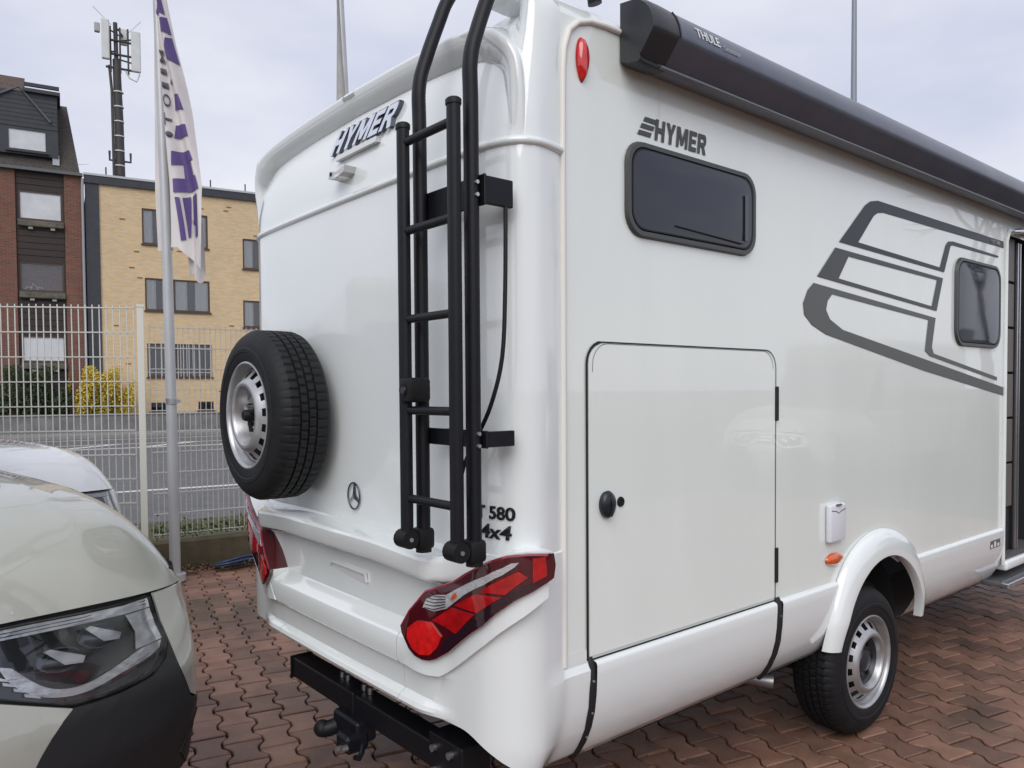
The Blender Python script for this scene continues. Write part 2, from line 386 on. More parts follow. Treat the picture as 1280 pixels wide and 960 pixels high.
for v in list(bm.verts):
    if not v.link_faces: bm.verts.remove(v)
from_bm('rear_bumper',bm,GEL,MH,True,24)
# seam lines and handle recess on the bumper
for sx in (.70,SLEN-.70):
    tube('bumper_joint',[Vector(bump_pt(sx,j))+Vector((0,-.0008,0)) for j in range(14,28)],.0012,mat('joint_grey',(.45,.46,.46),.5),MH,seg=6)
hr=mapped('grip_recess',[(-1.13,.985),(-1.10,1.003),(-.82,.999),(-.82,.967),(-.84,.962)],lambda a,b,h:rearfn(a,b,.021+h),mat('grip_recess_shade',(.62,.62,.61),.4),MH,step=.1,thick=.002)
tube('grip_lip',[rearfn(-1.12,.990,.026),rearfn(-1.09,1.004,.028),rearfn(-.82,1.001,.028),rearfn(-.815,.968,.026)],.006,GEL,hr,seg=6)
# tail lights
TL=[(0.515,1.044),(0.590,0.968),(0.648,0.902),(0.640,0.878),(0.600,0.836),(0.568,0.818),(0.535,0.811),(0.505,0.814),(0.475,0.826),(0.417,0.862),(0.271,0.98),(0.195,1.07),(0.130,1.132),(0.126,1.170),(0.130,1.207),(0.176,1.211),(0.211,1.204),(0.258,1.178),(0.334,1.131),(0.394,1.092),(0.477,1.058)]
WS=[(0.525,0.988),(0.51,1.018),(0.477,1.036),(0.421,1.047),(0.334,1.095),(0.265,1.133),(0.218,1.167),(0.202,1.182),(0.189,1.185),(0.195,1.172),(0.22,1.144),(0.265,1.108),(0.334,1.065),(0.421,1.002),(0.477,0.983)]
RB=[[(.488,.952),(.400,1.010),(.298,1.008),(.378,.930)],[(.384,1.020),(.292,1.074),(.222,1.076),(.288,1.016)],[(.278,1.083),(.190,1.158),(.176,1.140),(.214,1.086)]]
WLENS=mat('clear_ribbed_lens',(.62,.62,.64),.15,.3,coat=1.,var=.35,vscale=60,stretch=(1,1,6))
for mir,lab in ((False,'right'),(True,'left')):
    fn0=capfn_m if mir else capfn
    fn=lambda a,b,o,fn0=fn0:fn0(a,b,o+(.030*sst(.42,.60,a) if o>.001 else 0.))
    tl=mapped('tail_light',TL,lambda a,b,h:fn(a,b,.0+h),REDD,MH,step=.03,thick=.077)
    mapped('light_carrier',_catmull([(.66,.765),(.58,.758),(.51,.758),(.45,.780),(.28,.912),(.135,1.07)],5)+[(.135,1.14),(.42,.88),(.60,.84)],lambda a,b,h:fn(a,b,.0+h),GEL,MH,step=.03,thick=.060)
    mapped('light_surround',[( .415+(s-.415)*1.012,1.01+(z-1.01)*1.035-.003) for s,z in TL],lambda a,b,h:fn(a,b,.0+h),GEL,tl,step=.04,thick=.060)
    mapped('reversing_lens',WS,lambda a,b,h:fn(a,b,.078+h),WLENS,tl,step=.03,thick=.003)
    for k in range(5):
        t=k/4;tube('lens_rib',[fn(.518-.02*t+.0,.99+.012*k,.083),fn(.477,.990+.011*k,.0835),fn(.425,1.008+.008*k,.083)],.0017,SMOKE,tl,seg=5)
    if not mir: mapped('amber_bulb',[(.398,1.034),(.388,1.054),(.372,1.064),(.366,1.054),(.378,1.042)],lambda a,b,h:fn(a,b,.082+h),AMB,tl,step=0,thick=.002)
    for q in RB: mapped('red_reflector',q,lambda a,b,h:fn(a,b,.078+h),REDL,tl,step=.03,thick=.0025)
    mapped('smoked_edge',[(.50,.827),(.417,.868),(.271,.987),(.195,1.077),(.155,1.118),(.165,1.128),(.21,1.086),(.30,.998),(.40,.925),(.44,.893),(.452,.862)],lambda a,b,h:fn(a,b,.0775+h),SMOKE,tl,step=.03,thick=.001)
    mapped('red_lamp',[(.600,.905),(.55,.940),(.492,.944),(.448,.905),(.470,.862),(.500,.834),(.540,.828),(.575,.842),(.604,.872)],lambda a,b,h:fn(a,b,.078+h-.10*((a-.515)**2+(b-.885)**2)),REDB,tl,step=.02,thick=.004)
    mapped('end_reflector',[(.168,1.196),(.146,1.200),(.144,1.142),(.168,1.122)],lambda a,b,h:fn(a,b,.078+h),REDL,tl,step=.03,thick=.0025)
    tube('lens_edge',[fn(s,z,.0765) for s,z in [(.142,1.203),(.176,1.207),(.211,1.200),(.258,1.175),(.334,1.128),(.394,1.090),(.477,1.056),(.515,1.042),(.590,.966),(.642,.902)]],.0045,mat('rose_lens_edge',(.30,.02,.05),.1,coat=1.),tl,seg=6)
# skirts below the wall line (curved inwards)
def skirt(name,y0,y1,arcs=False):
    Z=[(.792,.0),(.786,.016),(.776,.020),(.74,.019),(.68,.016),(.62,.008),(.56,-.008),(.51,-.030),(.47,-.055),(.44,-.078),(.434,-.10)]
    n=14
    def f(u,v):
        z,x=Z[int(round(v*(len(Z)-1)))];y=y0+(y1-y0)*u
        if arcs and z<.79:   # back edge follows the curve of the gap
            y=y+ (0)
        return (x,y,z)
    o=grid(name,f,n,len(Z),GEL,MH,angle=50)
    bm=bmesh.new();bm.from_mesh(o.data)
    bm.free();return o
skirt('locker_skirt',.137,1.236);skirt('side_skirt',1.282,1.76);skirt('front_skirt',2.628,3.90)
for yy,w in ((.120,.014),(1.259,.018)):
    tube('gap_seal',[(x-.006,yy,z) for z,x in ((.80,.0),(.78,.012),(.70,.016),(.62,.008),(.56,-.008),(.51,-.03),(.47,-.055),(.437,-.085))],w,SEAL,MH,seg=8)
    for zz,xx in ((.73,.02),(.62,.012),(.53,-.016)):
        tube('seal_rivet',[(xx-.006,yy-.003,zz),(xx+.006,yy-.003,zz)],.004,ALU,MH,seg=6)
# wheel-arch flare
def flare(u,v):
    a=math.radians(6+(168)*u);c,s=-math.cos(a),math.sin(a)
    prof=[(.570,.002),(.566,.018),(.552,.036),(.52,.048),(.475,.057),(.448,.058),(.440,.058),(.436,.050),(.434,.035),(.434,.016)]
    r,x=prof[int(round(v*9))];r=.434+(r-.434)*(.62+.38*sst(0,.3,min(u,1-u)))
    ex=1.0 if s>0 else 1.0
    y,z=AC+c*r,AZ+s*r*(1.0+.0)
    if z<.60: x-=(.60-z)*.16
    return (x,y,z)
grid('wheel_arch',flare,60,10,GEL,MH,angle=50)
grid('wheel_housing',lambda u,v:(-.1-.42*v,AC-.43*math.cos(math.pi*(u*1.16-.08)),AZ+.43*math.sin(math.pi*(u*1.16-.08))),30,3,mat('wheel_well_liner',(.012,.012,.012),.8),MH)
box('housing_back',(-.56,1.7,.30),(-.52,2.7,.9),SEAL,MH)
# underbody
box('chassis',(-1.75,.45,.34),(-.20,6.2,.62),mat('underbody',(.012,.012,.013),.7),MH,bev=.02)
box('rear_valance',(-1.9,-.1,.56),(-.16,.5,.64),SEAL,MH)
box('rear_axle',(-1.8,2.02,.26),(-.3,2.2,.42),SEAL,MH)
box('underbody_shade_block',(-1.75,.40,.24),(-.42,1.62,.45),SEAL,MH,bev=.03)  # unseen block, set low to darken the ground under the rear
box('sill_shade_slab',(-1.75,2.75,.26),(-.48,6.0,.45),SEAL,MH,bev=.03)  # unseen slab added to deepen the shade below the sill
tube('exhaust_pipe',[(-.5,1.2,.40),(-.2,1.34,.385),(-.10,1.40,.375)],.03,mat('exhaust_steel',(.3,.3,.31),.35,.8),MH,seg=14)
# ---------------- wheels
def wheel(name,fn,parent,clamp=False):
    """fn(r,a,phi): a outwards along the axle"""
    w=bpy.data.objects.new(name,None);put(w,parent)
    R_=.358
    bm=bmesh.new();seg=310
    prof=[(.214,-.02),(.222,-.006),(.240,.001),(.262,.002),(.266,.005),(.280,.005),(.284,.002),(.300,.0),(.322,-.008),(.338,-.02),(.350,-.036),(.3555,-.046)]
    tread=[(.357,-.050),(.3575,-.080),(.349,-.081),(.349,-.088),(.358,-.089),(.358,-.114),(.349,-.115),(.349,-.122),(.358,-.123),(.358,-.148),(.349,-.149),(.349,-.156),(.3575,-.157),(.357,-.187)]
    tail=[(.350,-.205),(.33,-.222),(.30,-.235),(.25,-.238),(.215,-.225)]
    full=prof+tread+tail;nt0=len(prof)
    rows=[]
    for k in range(seg):
        row=[]
        for j,(r,a) in enumerate(full):
            ph=2*math.pi*k/seg
            if nt0<=j<nt0+len(tread):
                col=0 if a>-.0805 else 1 if a>-.1145 else 2 if a>-.1485 else 3
                q=(k+(0,3,1,2)[col])%5
                if r>.355:
                    if q==0: r-=.006
                    ph+=(a+.118)*(.5 if col in(1,2) else .25)*(1 if a>-.118 else -1)*.4
            elif j>=nt0-3 and j<nt0 and (k%5==0): r-=.0025
            row.append(bm.verts.new(fn(r,a,ph)))
        rows.append(row)
    for k in range(seg):
        A,B=rows[k],rows[(k+1)%seg]
        for j in range(len(full)-1): bm.faces.new((A[j],B[j],B[j+1],A[j+1]))
    from_bm('tyre',bm,RUB,w,True,28)
    bm=bmesh.new()
    lathe_pts(bm,[(.216,-.022),(.226,-.010),(.225,-.003),(.219,-.001),(.212,-.006),(.208,-.016),(.206,-.028),(.201,-.034),(.198,-.044),(.196,-.060),(.193,-.075),(.190,-.2)],fn,96)
    from_bm('rim',bm,STEEL,w,True,40)
    bm=bmesh.new();sg=64
    prof=[(.196,-.042),(.187,-.036),(.158,-.010),(.147,.002),(.139,.008),(.129,.010),(.122,.007),(.117,-.004),(.112,-.030),(.104,-.052),(.07,-.060),(.036,-.060)]
    R=[[bm.verts.new(fn(r,a,2*math.pi*k/sg)) for r,a in prof] for k in range(sg)]
    for k in range(sg):
        A,B=R[k],R[(k+1)%sg]
        for j in range(len(prof)-1):
            if j==1 and k%4 in(0,1): continue
            bm.faces.new((A[j],B[j],B[j+1],A[j+1]))
    from_bm('wheel_disc',bm,STEEL,w,True,45)
    bm=bmesh.new();lathe_pts(bm,[(.191,-.11),(.10,-.11),(.001,-.11)],fn,32);from_bm('wheel_shade_plate',bm,SEAL,w)  # black plate standing in for the shade behind the wheel holes
    if clamp:
        bm=bmesh.new();lathe_pts(bm,[(.001,.008),(.018,.008),(.024,.0),(.026,-.04),(.04,-.045),(.045,-.07)],fn,16);from_bm('wheel_clamp',bm,BLKP,w,True)
        for k in range(3):
            ph=2*math.pi*k/3+2.6
            bm=bmesh.new();add_tube(bm,[fn(.02,-.02,ph),fn(.062,-.025,ph),fn(.066,-.06,ph)],.010,8);from_bm('clamp_arm',bm,BLKP if k else ALU,w,True)
        for k in range(6):
            ph=2*math.pi*(k+.5)/6;bm=bmesh.new();add_tube(bm,[fn(.078,-.061,ph),fn(.078,-.040,ph)],.011,6);from_bm('wheel_bolt',bm,BLKP,w,True)
    else:
        bm=bmesh.new();lathe_pts(bm,[(.001,-.016),(.03,-.017),(.05,-.022),(.06,-.036),(.10,-.042),(.1125,-.022)],fn,32);from_bm('hub_cap',bm,mat('hub_black',(.022,.025,.032),.35),w,True)
        for k in range(6):
            ph=2*math.pi*k/6;bm=bmesh.new();add_tube(bm,[fn(.08,-.044,ph),fn(.08,-.026,ph)],.012,6);from_bm('wheel_nut',bm,BLKP,w,True)
    return w
WY,WZ=2.066,.345
wheel('rear_wheel',lambda r,a,p:(.024+a,WY+1.02*r*math.cos(p),WZ+1.02*r*math.sin(p)),MH)
SX,SZ,SY=-1.388,1.603,-.505
sp=wheel('spare_wheel',lambda r,a,p:(SX+r*math.cos(p),SY-a,SZ+r*math.sin(p)),MH,clamp=True)
sp['label']='spare tyre on a silver steel rim'
tube('spare_bracket',[(SX,SY+.1,SZ),(SX,-.20,SZ)],.06,BLKP,MH,seg=16)
# ---------------- locker door
SD=lambda a,b,h:(.002+h,a,b)
dpo=[(.107,.796)]+[( .107,1.76)]+[(.107+.075*(1-math.cos(t)),1.785+.075*math.sin(t)) for t in [k*math.pi/12 for k in range(7)]]+[(1.243-.075*(1-math.sin(t)),1.785+.075*math.cos(t)) for t in [k*math.pi/12 for k in range(7)]]+[(1.243,.796)]
def inset(P,d):
    cx=sum(p[0] for p in P)/len(P);out=[]
    return [(min(max(p[0],.107+d),1.243-d) if abs(p[0]-.675)>.45 else p[0], p[1]) for p in P]
ld=mapped('locker_door',[(.675+(a-.675)*.983,1.31+(b-1.31)*.983+.004) for a,b in dpo],SD,WALL,MH,step=.4,thick=.004)
def outl(P,k,dz=0): return [(.675+(a-.675)*k,1.31+(b-1.31)*k+dz) for a,b in P]
op=outl(dpo,1.0)
def strip(name,P,w,m,par,h): # a flat line laid along a polyline on the side wall
    bm=bmesh.new();prev=None
    for i,p in enumerate(P):
        q0=P[max(i-1,0)];q1=P[min(i+1,len(P)-1)];t=Vector((q1[0]-q0[0],q1[1]-q0[1]));t.normalize();n=Vector((-t.y,t.x))
        ww=w[i] if isinstance(w,list) else w
        a=bm.verts.new((h,p[0]+n.x*ww/2,p[1]+n.y*ww/2));b=bm.verts.new((h,p[0]-n.x*ww/2,p[1]-n.y*ww/2))
        if prev: bm.faces.new((prev[0],a,b,prev[1]))
        prev=(a,b)
    return from_bm(name,bm,m,par)
strip('door_seal',dpo,[.010 if i<len(dpo)-9 else .005 for i in range(len(dpo))],SEAL,MH,.0045)
strip('door_line',outl(dpo,.955,.02)[1:-1],.0022,LGREY,ld,.0072)
strip('door_bottom_line',[(.107,.796),(1.243,.796)],.006,SEAL,MH,.0046)
bm=bmesh.new();lathe_pts(bm,[(.001,.03),(.018,.029),(.032,.022),(.037,.012),(.034,.0)],lambda r,a,p:(.006+a,.193+r*math.cos(p)*.95,1.313+r*math.sin(p)*1.28),28)
hd=from_bm('locker_handle',bm,mat('navy_black_plastic',(.012,.014,.022),.3),ld,True,60)
tube('handle_ridge',[(.03,.195,1.275),(.042,.195,1.313),(.03,.195,1.35)],.006,MATS['navy_black_plastic'],hd,seg=8)
bm=bmesh.new();lathe_pts(bm,[(.001,.003),(.009,.003),(.010,.005),(.016,.005),(.018,.0)],lambda r,a,p:(.006+a,.268+r*math.cos(p),1.314+r*math.sin(p)),24);from_bm('locker_lock',bm,BLKP,ld,True)
for z0,z1 in ((1.563,1.709),(.872,1.022)): box('door_hinge',(.003,1.236,z0),(.013,1.256,z1),SEAL,ld,bev=.003)
# ---------------- windows
def mh_window(y0,z0,y1,z1,r,lab):
    w=bpy.data.objects.new('window',None);put(w,MH)
    w['label']=lab
    o=rrect(y0,z0,y1,z1,r);i=rrect(y0+.026,z0+.026,y1-.026,z1-.026,r-.02)
    ring('frame',o,i,lambda a,b,h:(h,a,b),FRAMEG,w,.014,.0025)
    ring('seal',rrect(y0+.024,z0+.024,y1-.024,z1-.024,r-.018),rrect(y0+.034,z0+.034,y1-.034,z1-.034,r-.025),lambda a,b,h:(h,a,b),SEAL,w,.013,.003)
    cy,cz=(y0+y1)/2,(z0+z1)/2
    mapped('pane',rrect(y0+.03,z0+.03,y1-.03,z1-.03,r-.022),lambda a,b,h:(.012+h+.010*(1-((a-cy)/(y1-cy))**4)*(1-((b-cz)/(z1-cz))**4),a,b),TINT,w,step=.04)
    return w
w=mh_window(.297,2.232,1.078,2.566,.085,'wide tinted rear window under the side lettering')
tube('blind_edge',[(.0235,.55,2.292),(.0235,.97,2.275)],.0028,SEAL,w,seg=6)
box('blind_slat',(.0225,.985,2.29),(.0255,1.005,2.47),mat('grey_blind',(.09,.10,.12),.4),w)
mh_window(3.115,1.94,3.812,2.458,.10,'small tinted window beside the entrance door')
# ---------------- prints on the wall
for nm,P,m in (('decal_stripe',[(1.779,2.381),(2.027,2.585),(2.082,2.613),(2.16,2.628),(3.883,2.627),(3.884,2.586),(2.223,2.578),(2.161,2.568),(2.117,2.547),(1.961,2.4),(2.91,2.37),(2.986,2.503),(3.021,2.527),(3.083,2.535),(3.797,2.527),(3.789,2.515),(3.084,2.513),(3.051,2.505),(2.967,2.349)],DGREY),
  ('decal_stripe',[(1.551,2.172),(2.857,2.086),(2.811,1.922),(2.837,1.888),(3.797,1.763),(3.79,1.742),(2.791,1.873),(2.724,1.9),(2.766,2.07),(1.717,2.134),(1.675,2.101),(1.661,2.058),(1.697,2.017),(1.817,1.974),(3.913,1.697),(3.907,1.645),(2.718,1.792),(1.666,1.946),(1.542,1.983),(1.473,2.026),(1.463,2.076),(1.501,2.136)],LGREY)):
    mapped(nm,P,SD,m,MH,step=0,thick=.0012)
P2o=[(1.581,2.204),(1.743,2.351),(2.952,2.314),(2.869,2.125)];P2i=[(1.774,2.211),(1.868,2.323),(2.874,2.297),(2.807,2.147)]
bm=bmesh.new();A=[bm.verts.new((.0032,*p)) for p in P2o];B=[bm.verts.new((.0032,*p)) for p in P2i]
for k in range(4): bm.faces.new((A[k],A[(k+1)%4],B[(k+1)%4],B[k]))
from_bm('decal_stripe',bm,MGREY,MH)
WHT=mat('white_print',(.75,.76,.78),.35)
text('model_number','MLT 580',.022,lambda a,b,h:(.004+h,3.66+a,2.595+b),mat('pale_grey_print',(.42,.44,.48),.35),MH,bold=.02,width=.15,thick=.0006)
# side lettering: three slanted bars and the name
lg=bpy.data.objects.new('side_lettering',None);put(lg,MH)
for k in range(3):
    z=2.591+k*.0255;dx=(.364,.379,.396)[k]
    mapped('logo_bar',[(dx,z),(dx+.070,z),(dx+.077,z+.0165),(dx+.010,z+.0165)],SD,MGREY,lg,step=0,thick=.001)
LETTERS={'H':(1.0,[[(0,0),(.3,0),(.3,.38),(.7,.38),(.7,0),(1,0),(1,1),(.7,1),(.7,.62),(.3,.62),(.3,1),(0,1)]]),
'Y':(1.0,[[(.35,0),(.65,0),(.65,.42),(1,1),(.68,1),(.5,.66),(.32,1),(0,1),(.35,.42)]]),
'M':(1.25,[[(0,0),(.27,0),(.27,.6),(.5,.12),(.75,.12),(.98,.6),(.98,0),(1.25,0),(1.25,1),(.90,1),(.625,.45),(.35,1),(0,1)]]),
'E':(.85,[[(0,0),(.85,0),(.85,.22),(.3,.22),(.3,.4),(.78,.4),(.78,.6),(.3,.6),(.3,.78),(.85,.78),(.85,1),(0,1)]]),
'R':(1.0,[[(0,0),(.3,0),(.3,.36),(.48,.36),(.68,0),(1,0),(.76,.40),(.92,.5),(.97,.68),(.92,.88),(.78,1),(.3,1),(.3,.78),(.62,.78),(.68,.73),(.68,.63),(.62,.58),(.3,.58),(.299,.99),(.299,1),(0,1)]])}
def block_letters(nm,word,fn,m,par,w,h,shear,gap=.16,thick=.001,grow=0.,step=0):
    tot=sum(LETTERS[c][0] for c in word)+gap*(len(word)-1);k=w/tot;x=0
    for c in word:
        for poly in LETTERS[c][1]:
            mapped(nm,[((x+a)*k+shear*b*h,b*h) for a,b in poly],fn,m,par,step=step,thick=thick)
        x+=LETTERS[c][0]+gap
block_letters('letter','HYMER',lambda a,b,h:(.0025+h,.456+a,2.588+b),MGREY,lg,.298,.075,.12)
# rear lettering, chrome and raised
LET=mat('chrome_letter_face',(.70,.74,.82),.12,.9);LED=mat('chrome_letter_edge',(.10,.11,.13),.25,.8)
rl=bpy.data.objects.new('rear_lettering',None);put(rl,MH)
block_letters('letter_face','HYMER',lambda a,b,h:rearfn(-1.135+a,2.664+b,.0165+h),LET,rl,.475,.092,.42,.14,.001)
block_letters('letter','HYMER',lambda a,b,h:rearfn(-1.132+a,2.666+b,h),LED,rl,.478,.094,.42,.14,.0165)
mapped('brake_light_bar',[(-1.065,2.628),(-1.065,2.648),(-.75,2.652),(-.745,2.630)],rearfn,mat('pale_lens',(.6,.61,.62),.15,coat=1.),MH,step=.08,thick=.02)
rc=box('reversing_camera',(-1.0,-.285,2.535),(-.955,-.215,2.555),GEL,MH,bev=.006)
mapped('camera_housing',[(-1.045,2.545),(-.985,2.535),(-.92,2.55),(-.915,2.575),(-.98,2.562),(-1.04,2.575)],rearfn,mat('silver_plastic',(.5,.5,.5),.35),rc,step=.05,thick=.05)
bm=bmesh.new();add_tube(bm,[rearfn(-1.022,2.560,.050),rearfn(-1.022,2.560,.054)],.008,10);from_bm('camera_lens',bm,SEAL,rc)
# star emblem
st=bpy.data.objects.new('star_emblem',None);put(st,MH)
bm=bmesh.new();c0=(-.940,1.287)
add_tube(bm,[rearfn(c0[0]+.047*math.cos(t),c0[1]+.052*math.sin(t),.008) for t in [2*math.pi*k/40 for k in range(41)]],.0036,8);from_bm('ring',bm,LED,st,True,60)
for k in range(3):
    t=math.pi/2+2*math.pi*k/3
    mapped('point',[(c0[0]+.046*math.cos(t),c0[1]+.050*math.sin(t)),(c0[0]+.010*math.cos(t+1.05),c0[1]+.010*math.sin(t+1.05)),c0,(c0[0]+.010*math.cos(t-1.05),c0[1]+.010*math.sin(t-1.05))],lambda a,b,h:rearfn(a,b,h),LED if k!=1 else CHROME,st,step=0,thick=.008)
text('model_lettering','T 580',.042,lambda a,b,h:rearfn(-.160+a,1.296+b,h),BLK,MH,bold=.02,width=.148,thick=.004,step=.05)
text('model_lettering','4x4',.045,lambda a,b,h:rearfn(-.142+a,1.235+b,h),BLK,MH,shear=.1,bold=.02,width=.12,thick=.004,step=.05)
# ---------------- small fittings on the wall
bm=bmesh.new();lathe_pts(bm,[(.001,.024),(.6,.021),(.85,.013),(1.,.0)],lambda r,a,p:(.002+a,.092+r*.027*math.cos(p)*(1-.25*min(0,math.sin(p))**2),2.775+r*.070*math.sin(p)*(1.0 if math.sin(p)>0 else 1.08)),32)
from_bm('marker_light',bm,REDB,MH,True,60)['label']='red oval marker light high on the rear corner'
bm=bmesh.new();lathe_pts(bm,[(.001,.022),(.6,.020),(.88,.013),(1.,.0)],lambda r,a,p:(.003+a,1.742+r*.078*math.cos(p),.902+r*.030*math.sin(p)),32);from_bm('marker_light',bm,AMB,MH,True,60)['label']='amber oval side marker light'
sb=box('water_inlet',(.002,1.662,.985),(.030,1.808,1.165),mat('white_plastic',(.72,.73,.78),.3),MH,bev=.012,seg=3,smooth=True)
strip('inlet_line',[(1.67,1.137),(1.715,1.130),(1.735,1.12),(1.76,1.13),(1.80,1.137)],.004,LGREY,sb,.0312)
tube('inlet_catch',[(.03,1.712,1.158),(.036,1.735,1.160),(.03,1.758,1.158)],.005,LGREY,sb,seg=6)
box('model_sticker',(.0175,3.665,.685),(.0187,3.835,.742),mat('dark_sticker',(.12,.12,.13),.4),MH)
for k in range(3): box('sticker_print',(.0189,3.675+.055*k,.69),(.0195,3.705+.055*k,.71+.014*(k%2)),WHT,MH)
strip('wall_joint',[(.482,2.66),(.482,2.79)],.002,mat('pale_joint',(.70,.72,.68),.4),MH,.003)
# ---------------- awning
AW=bpy.data.objects.new('awning',None);put(AW,MH)
AP=[(.004,2.9),(.004,2.806),(.045,2.79),(.085,2.786),(.096,2.790),(.098,2.797),(.092,2.803),(.114,2.826),(.130,2.846),(.146,2.866),(.156,2.879),(.1565,2.890),(.150,2.920),(.138,2.948),(.120,2.972),(.097,2.991),(.066,3.004),(.004,3.012),(.004,2.9)]
def aw(y0,y1,k,off,name,m):
    n=len(AP);c=(.06,2.90)
    def f(u,v):
        x,z=AP[int(round(v*(n-1)))];return (c[0]+(x-c[0])*k,y0+(y1-y0)*u,c[1]+(z-c[1])*k)
    return grid(name,f,8,n,m,AW,angle=35)
aw(.36,5.2,1.0,0,'cassette',ANTH)
lip=tube('cassette_lip',[(.099,.37,2.791),(.099,5.2,2.791)],.0065,mat('lip_grey',(.22,.23,.24),.35,.5),AW,seg=8)
def capf(u,v):
    x,z=AP[int(round(v*(len(AP)-1)))];k=[1.02,1.03,1.02,.95,.0][int(round(u*4))];y=[.40,.36,.29,.272,.270][int(round(u*4))]
    return (.06+(x-.06)*k,y,2.9+(z-2.9)*k)
grid('end_cap',capf,5,len(AP),mat('end_cap_grey',(.028,.03,.036),.38),AW,angle=40)
tube('cap_slot',[(.06+(x-.06)*1.035,.405,2.9+(z-2.9)*1.035) for x,z in AP[10:15]],.003,SEAL,AW,seg=6)
def awf(y,z0,tilt):
    def ax(z):
        for (x1,q1),(x2,q2) in zip(AP[8:],AP[9:]):
            if q1<=z<=q2: return x1+(x2-x1)*(z-q1)/(q2-q1)
        return .15
    return lambda a,b,h:(ax(z0+b)+.0015+h,y+a,z0+b)
text('awning_lettering','THULE',.036,awf(.50,2.908,0),WHT,AW,bold=.0,width=.135,thick=.001,step=.012)
text('awning_lettering','Omnistor',.020,awf(.652,2.904,0),mat('dim_white_print',(.35,.36,.38),.4),AW,width=.105,thick=.001,step=.012)
# ---------------- ladder
LA=bpy.data.objects.new('ladder',None);put(LA,MH)
LA['label']='black folding ladder bolted to the rear'
XL,XR=-.283,-.012
YB,YF=-.350,-.412
for X in (XL,XR):
    pth=_catmull([(X,YB,1.245),(X,YB,1.9),(X,YB,2.5),(X,YB,2.66),(X,YB+.028,2.76),(X,YB+.075,2.88),(X,YB+.115,2.97),(X,YB+.18,3.055),(X,YB+.29,3.10),(X,YB+.44,3.10),(X,YB+.50,3.06),(X,YB+.52,2.98)],6)
    tube('main_rail',pth,.026,BLK,LA,seg=14,ell=.8,side=(1,0,0))
    tube('lower_rail',[(X,YF,1.245),(X,YF,2.52)],.0235,BLK,LA,seg=14,side=(1,0,0),ell=.8)
    tube('rail_cap',[(X,YF,2.518),(X,YF,2.532),(X,YF,2.537)],[.026,.026,.02],BLKP,LA,seg=14,side=(1,0,0),ell=.85)
    ft=box('rail_foot',(X-.030,YB-.034,1.192),(X+.030,YB+.028,1.262),BLKP,LA,bev=.014,seg=2,smooth=True)
    tube('foot_hinge',[(X-.029,YF-.004,1.232),(X+.029,YF-.004,1.232)],.030,BLKP,ft,seg=16)
    tube('foot_bolt',[(X+.026,YF-.004,1.232),(X+.033,YF-.004,1.232)],.007,ALU,ft,seg=8)
    tube('foot_plug',[(X,YB,1.182),(X,YB,1.22)],.026,BLKP,ft,seg=14)
for z in (2.475,2.20,1.925,1.64,1.362):
    tube('rung',[(XL,YF+.002,z),(XR,YF+.002,z)],.0135,BLK,LA,seg=10)
for z in (2.285,1.556):
    b=bmesh.new();h=.045 if z>2 else .026
    for X in (XL,XR): add_box(b,(X-.012,YB,z-.02),(X+.012,-.215,z+.02),.003)
    add_box(b,(XL-.02,YB+.018,z-h),(XR+.040,YB+.026,z+h),.002)
    add_box(b,(XR+.022,YB+.026,z-h*.9),(XR+.038,-.222,z+h*.9),.002)
    br=from_bm('wall_bracket',b,BLK,LA)
    for dz in (-.018,.018): tube('bracket_bolt',[(XR+.024,YB-.002,z+dz),(XR+.034,YB-.002,z+dz)],.006,ALU,br,seg=8)
lk=box('ladder_lock',(XL+.002,YF-.03,1.665),(XL+.072,YF+.05,1.742),BLKP,LA,bev=.012,seg=2,smooth=True)
tube('lock_cylinder',[(XL+.04,YF-.030,1.703),(XL+.04,YF-.038,1.703)],.011,CHROME,lk,seg=14)
tube('lock_knob',[(XL+.035,YF-.028,1.703),(XL+.035,YF-.034,1.703)],.020,BLKP,lk,seg=16)
tube('retaining_strap',_catmull([(XR+.035,-.25,2.25),(XR+.045,-.262,2.0),(XR+.045,-.275,1.8),(XR+.01,-.29,1.66),(XR-.06,-.29,1.56),(XR-.14,-.28,1.47),(XR-.20,-.26,1.385)],5),.0065,BLKP,LA,seg=6,ell=.5)
tube('roof_antenna',[(-2.02,-.07,2.40),(-2.005,-.12,2.10),(-1.995,-.16,1.92)],[.002,.006,.009],BLKP,MH,seg=6)
# ---------------- tow beam
TB=bpy.data.objects.new('tow_beam',None);put(TB,MH)
box('cross_beam',(-1.60,-.22,.372),(-1.02,-.12,.465),BLK,TB,bev=.006)
box('cross_beam',(-1.02,-.215,.366),(-.40,-.12,.459),BLK,TB,bev=.006)
box('end_plate',(-1.612,-.225,.368),(-1.6,-.115,.469),BLK,TB)
box('bolt_plate',(-.46,-.222,.31),(-.26,-.10,.50),BLK,TB,bev=.004)
for x,z in ((-.42,.455),(-.42,.375),(-.32,.462),(-.32,.388)):
    tube('plate_bolt',[(x,-.221,z),(x,-.238,z)],.013,ALU,TB,seg=8)
for x in (-1.22,-1.17,-1.03,-.98): tube('beam_bolt',[(x,-.16,.46),(x,-.16,.487)],.012,ALU,TB,seg=8)
hb=box('hitch_block',(-1.14,-.25,.285),(-.93,-.16,.375),BLK,TB,bev=.01)
tube('hitch_ball_mount',[(-1.12,-.22,.31),(-1.15,-.26,.29),(-1.16,-.28,.29)],.034,BLK,hb,seg=12)
bm=bmesh.new();bmesh.ops.create_uvsphere(bm,u_segments=16,v_segments=10,radius=.036,matrix=Matrix.Translation((-1.165,-.285,.292)));from_bm('hitch_ball',bm,BLKP,hb,True,60)
box('hitch_jaw',(-1.02,-.30,.262),(-.92,-.2,.335),BLK,hb,bev=.012)
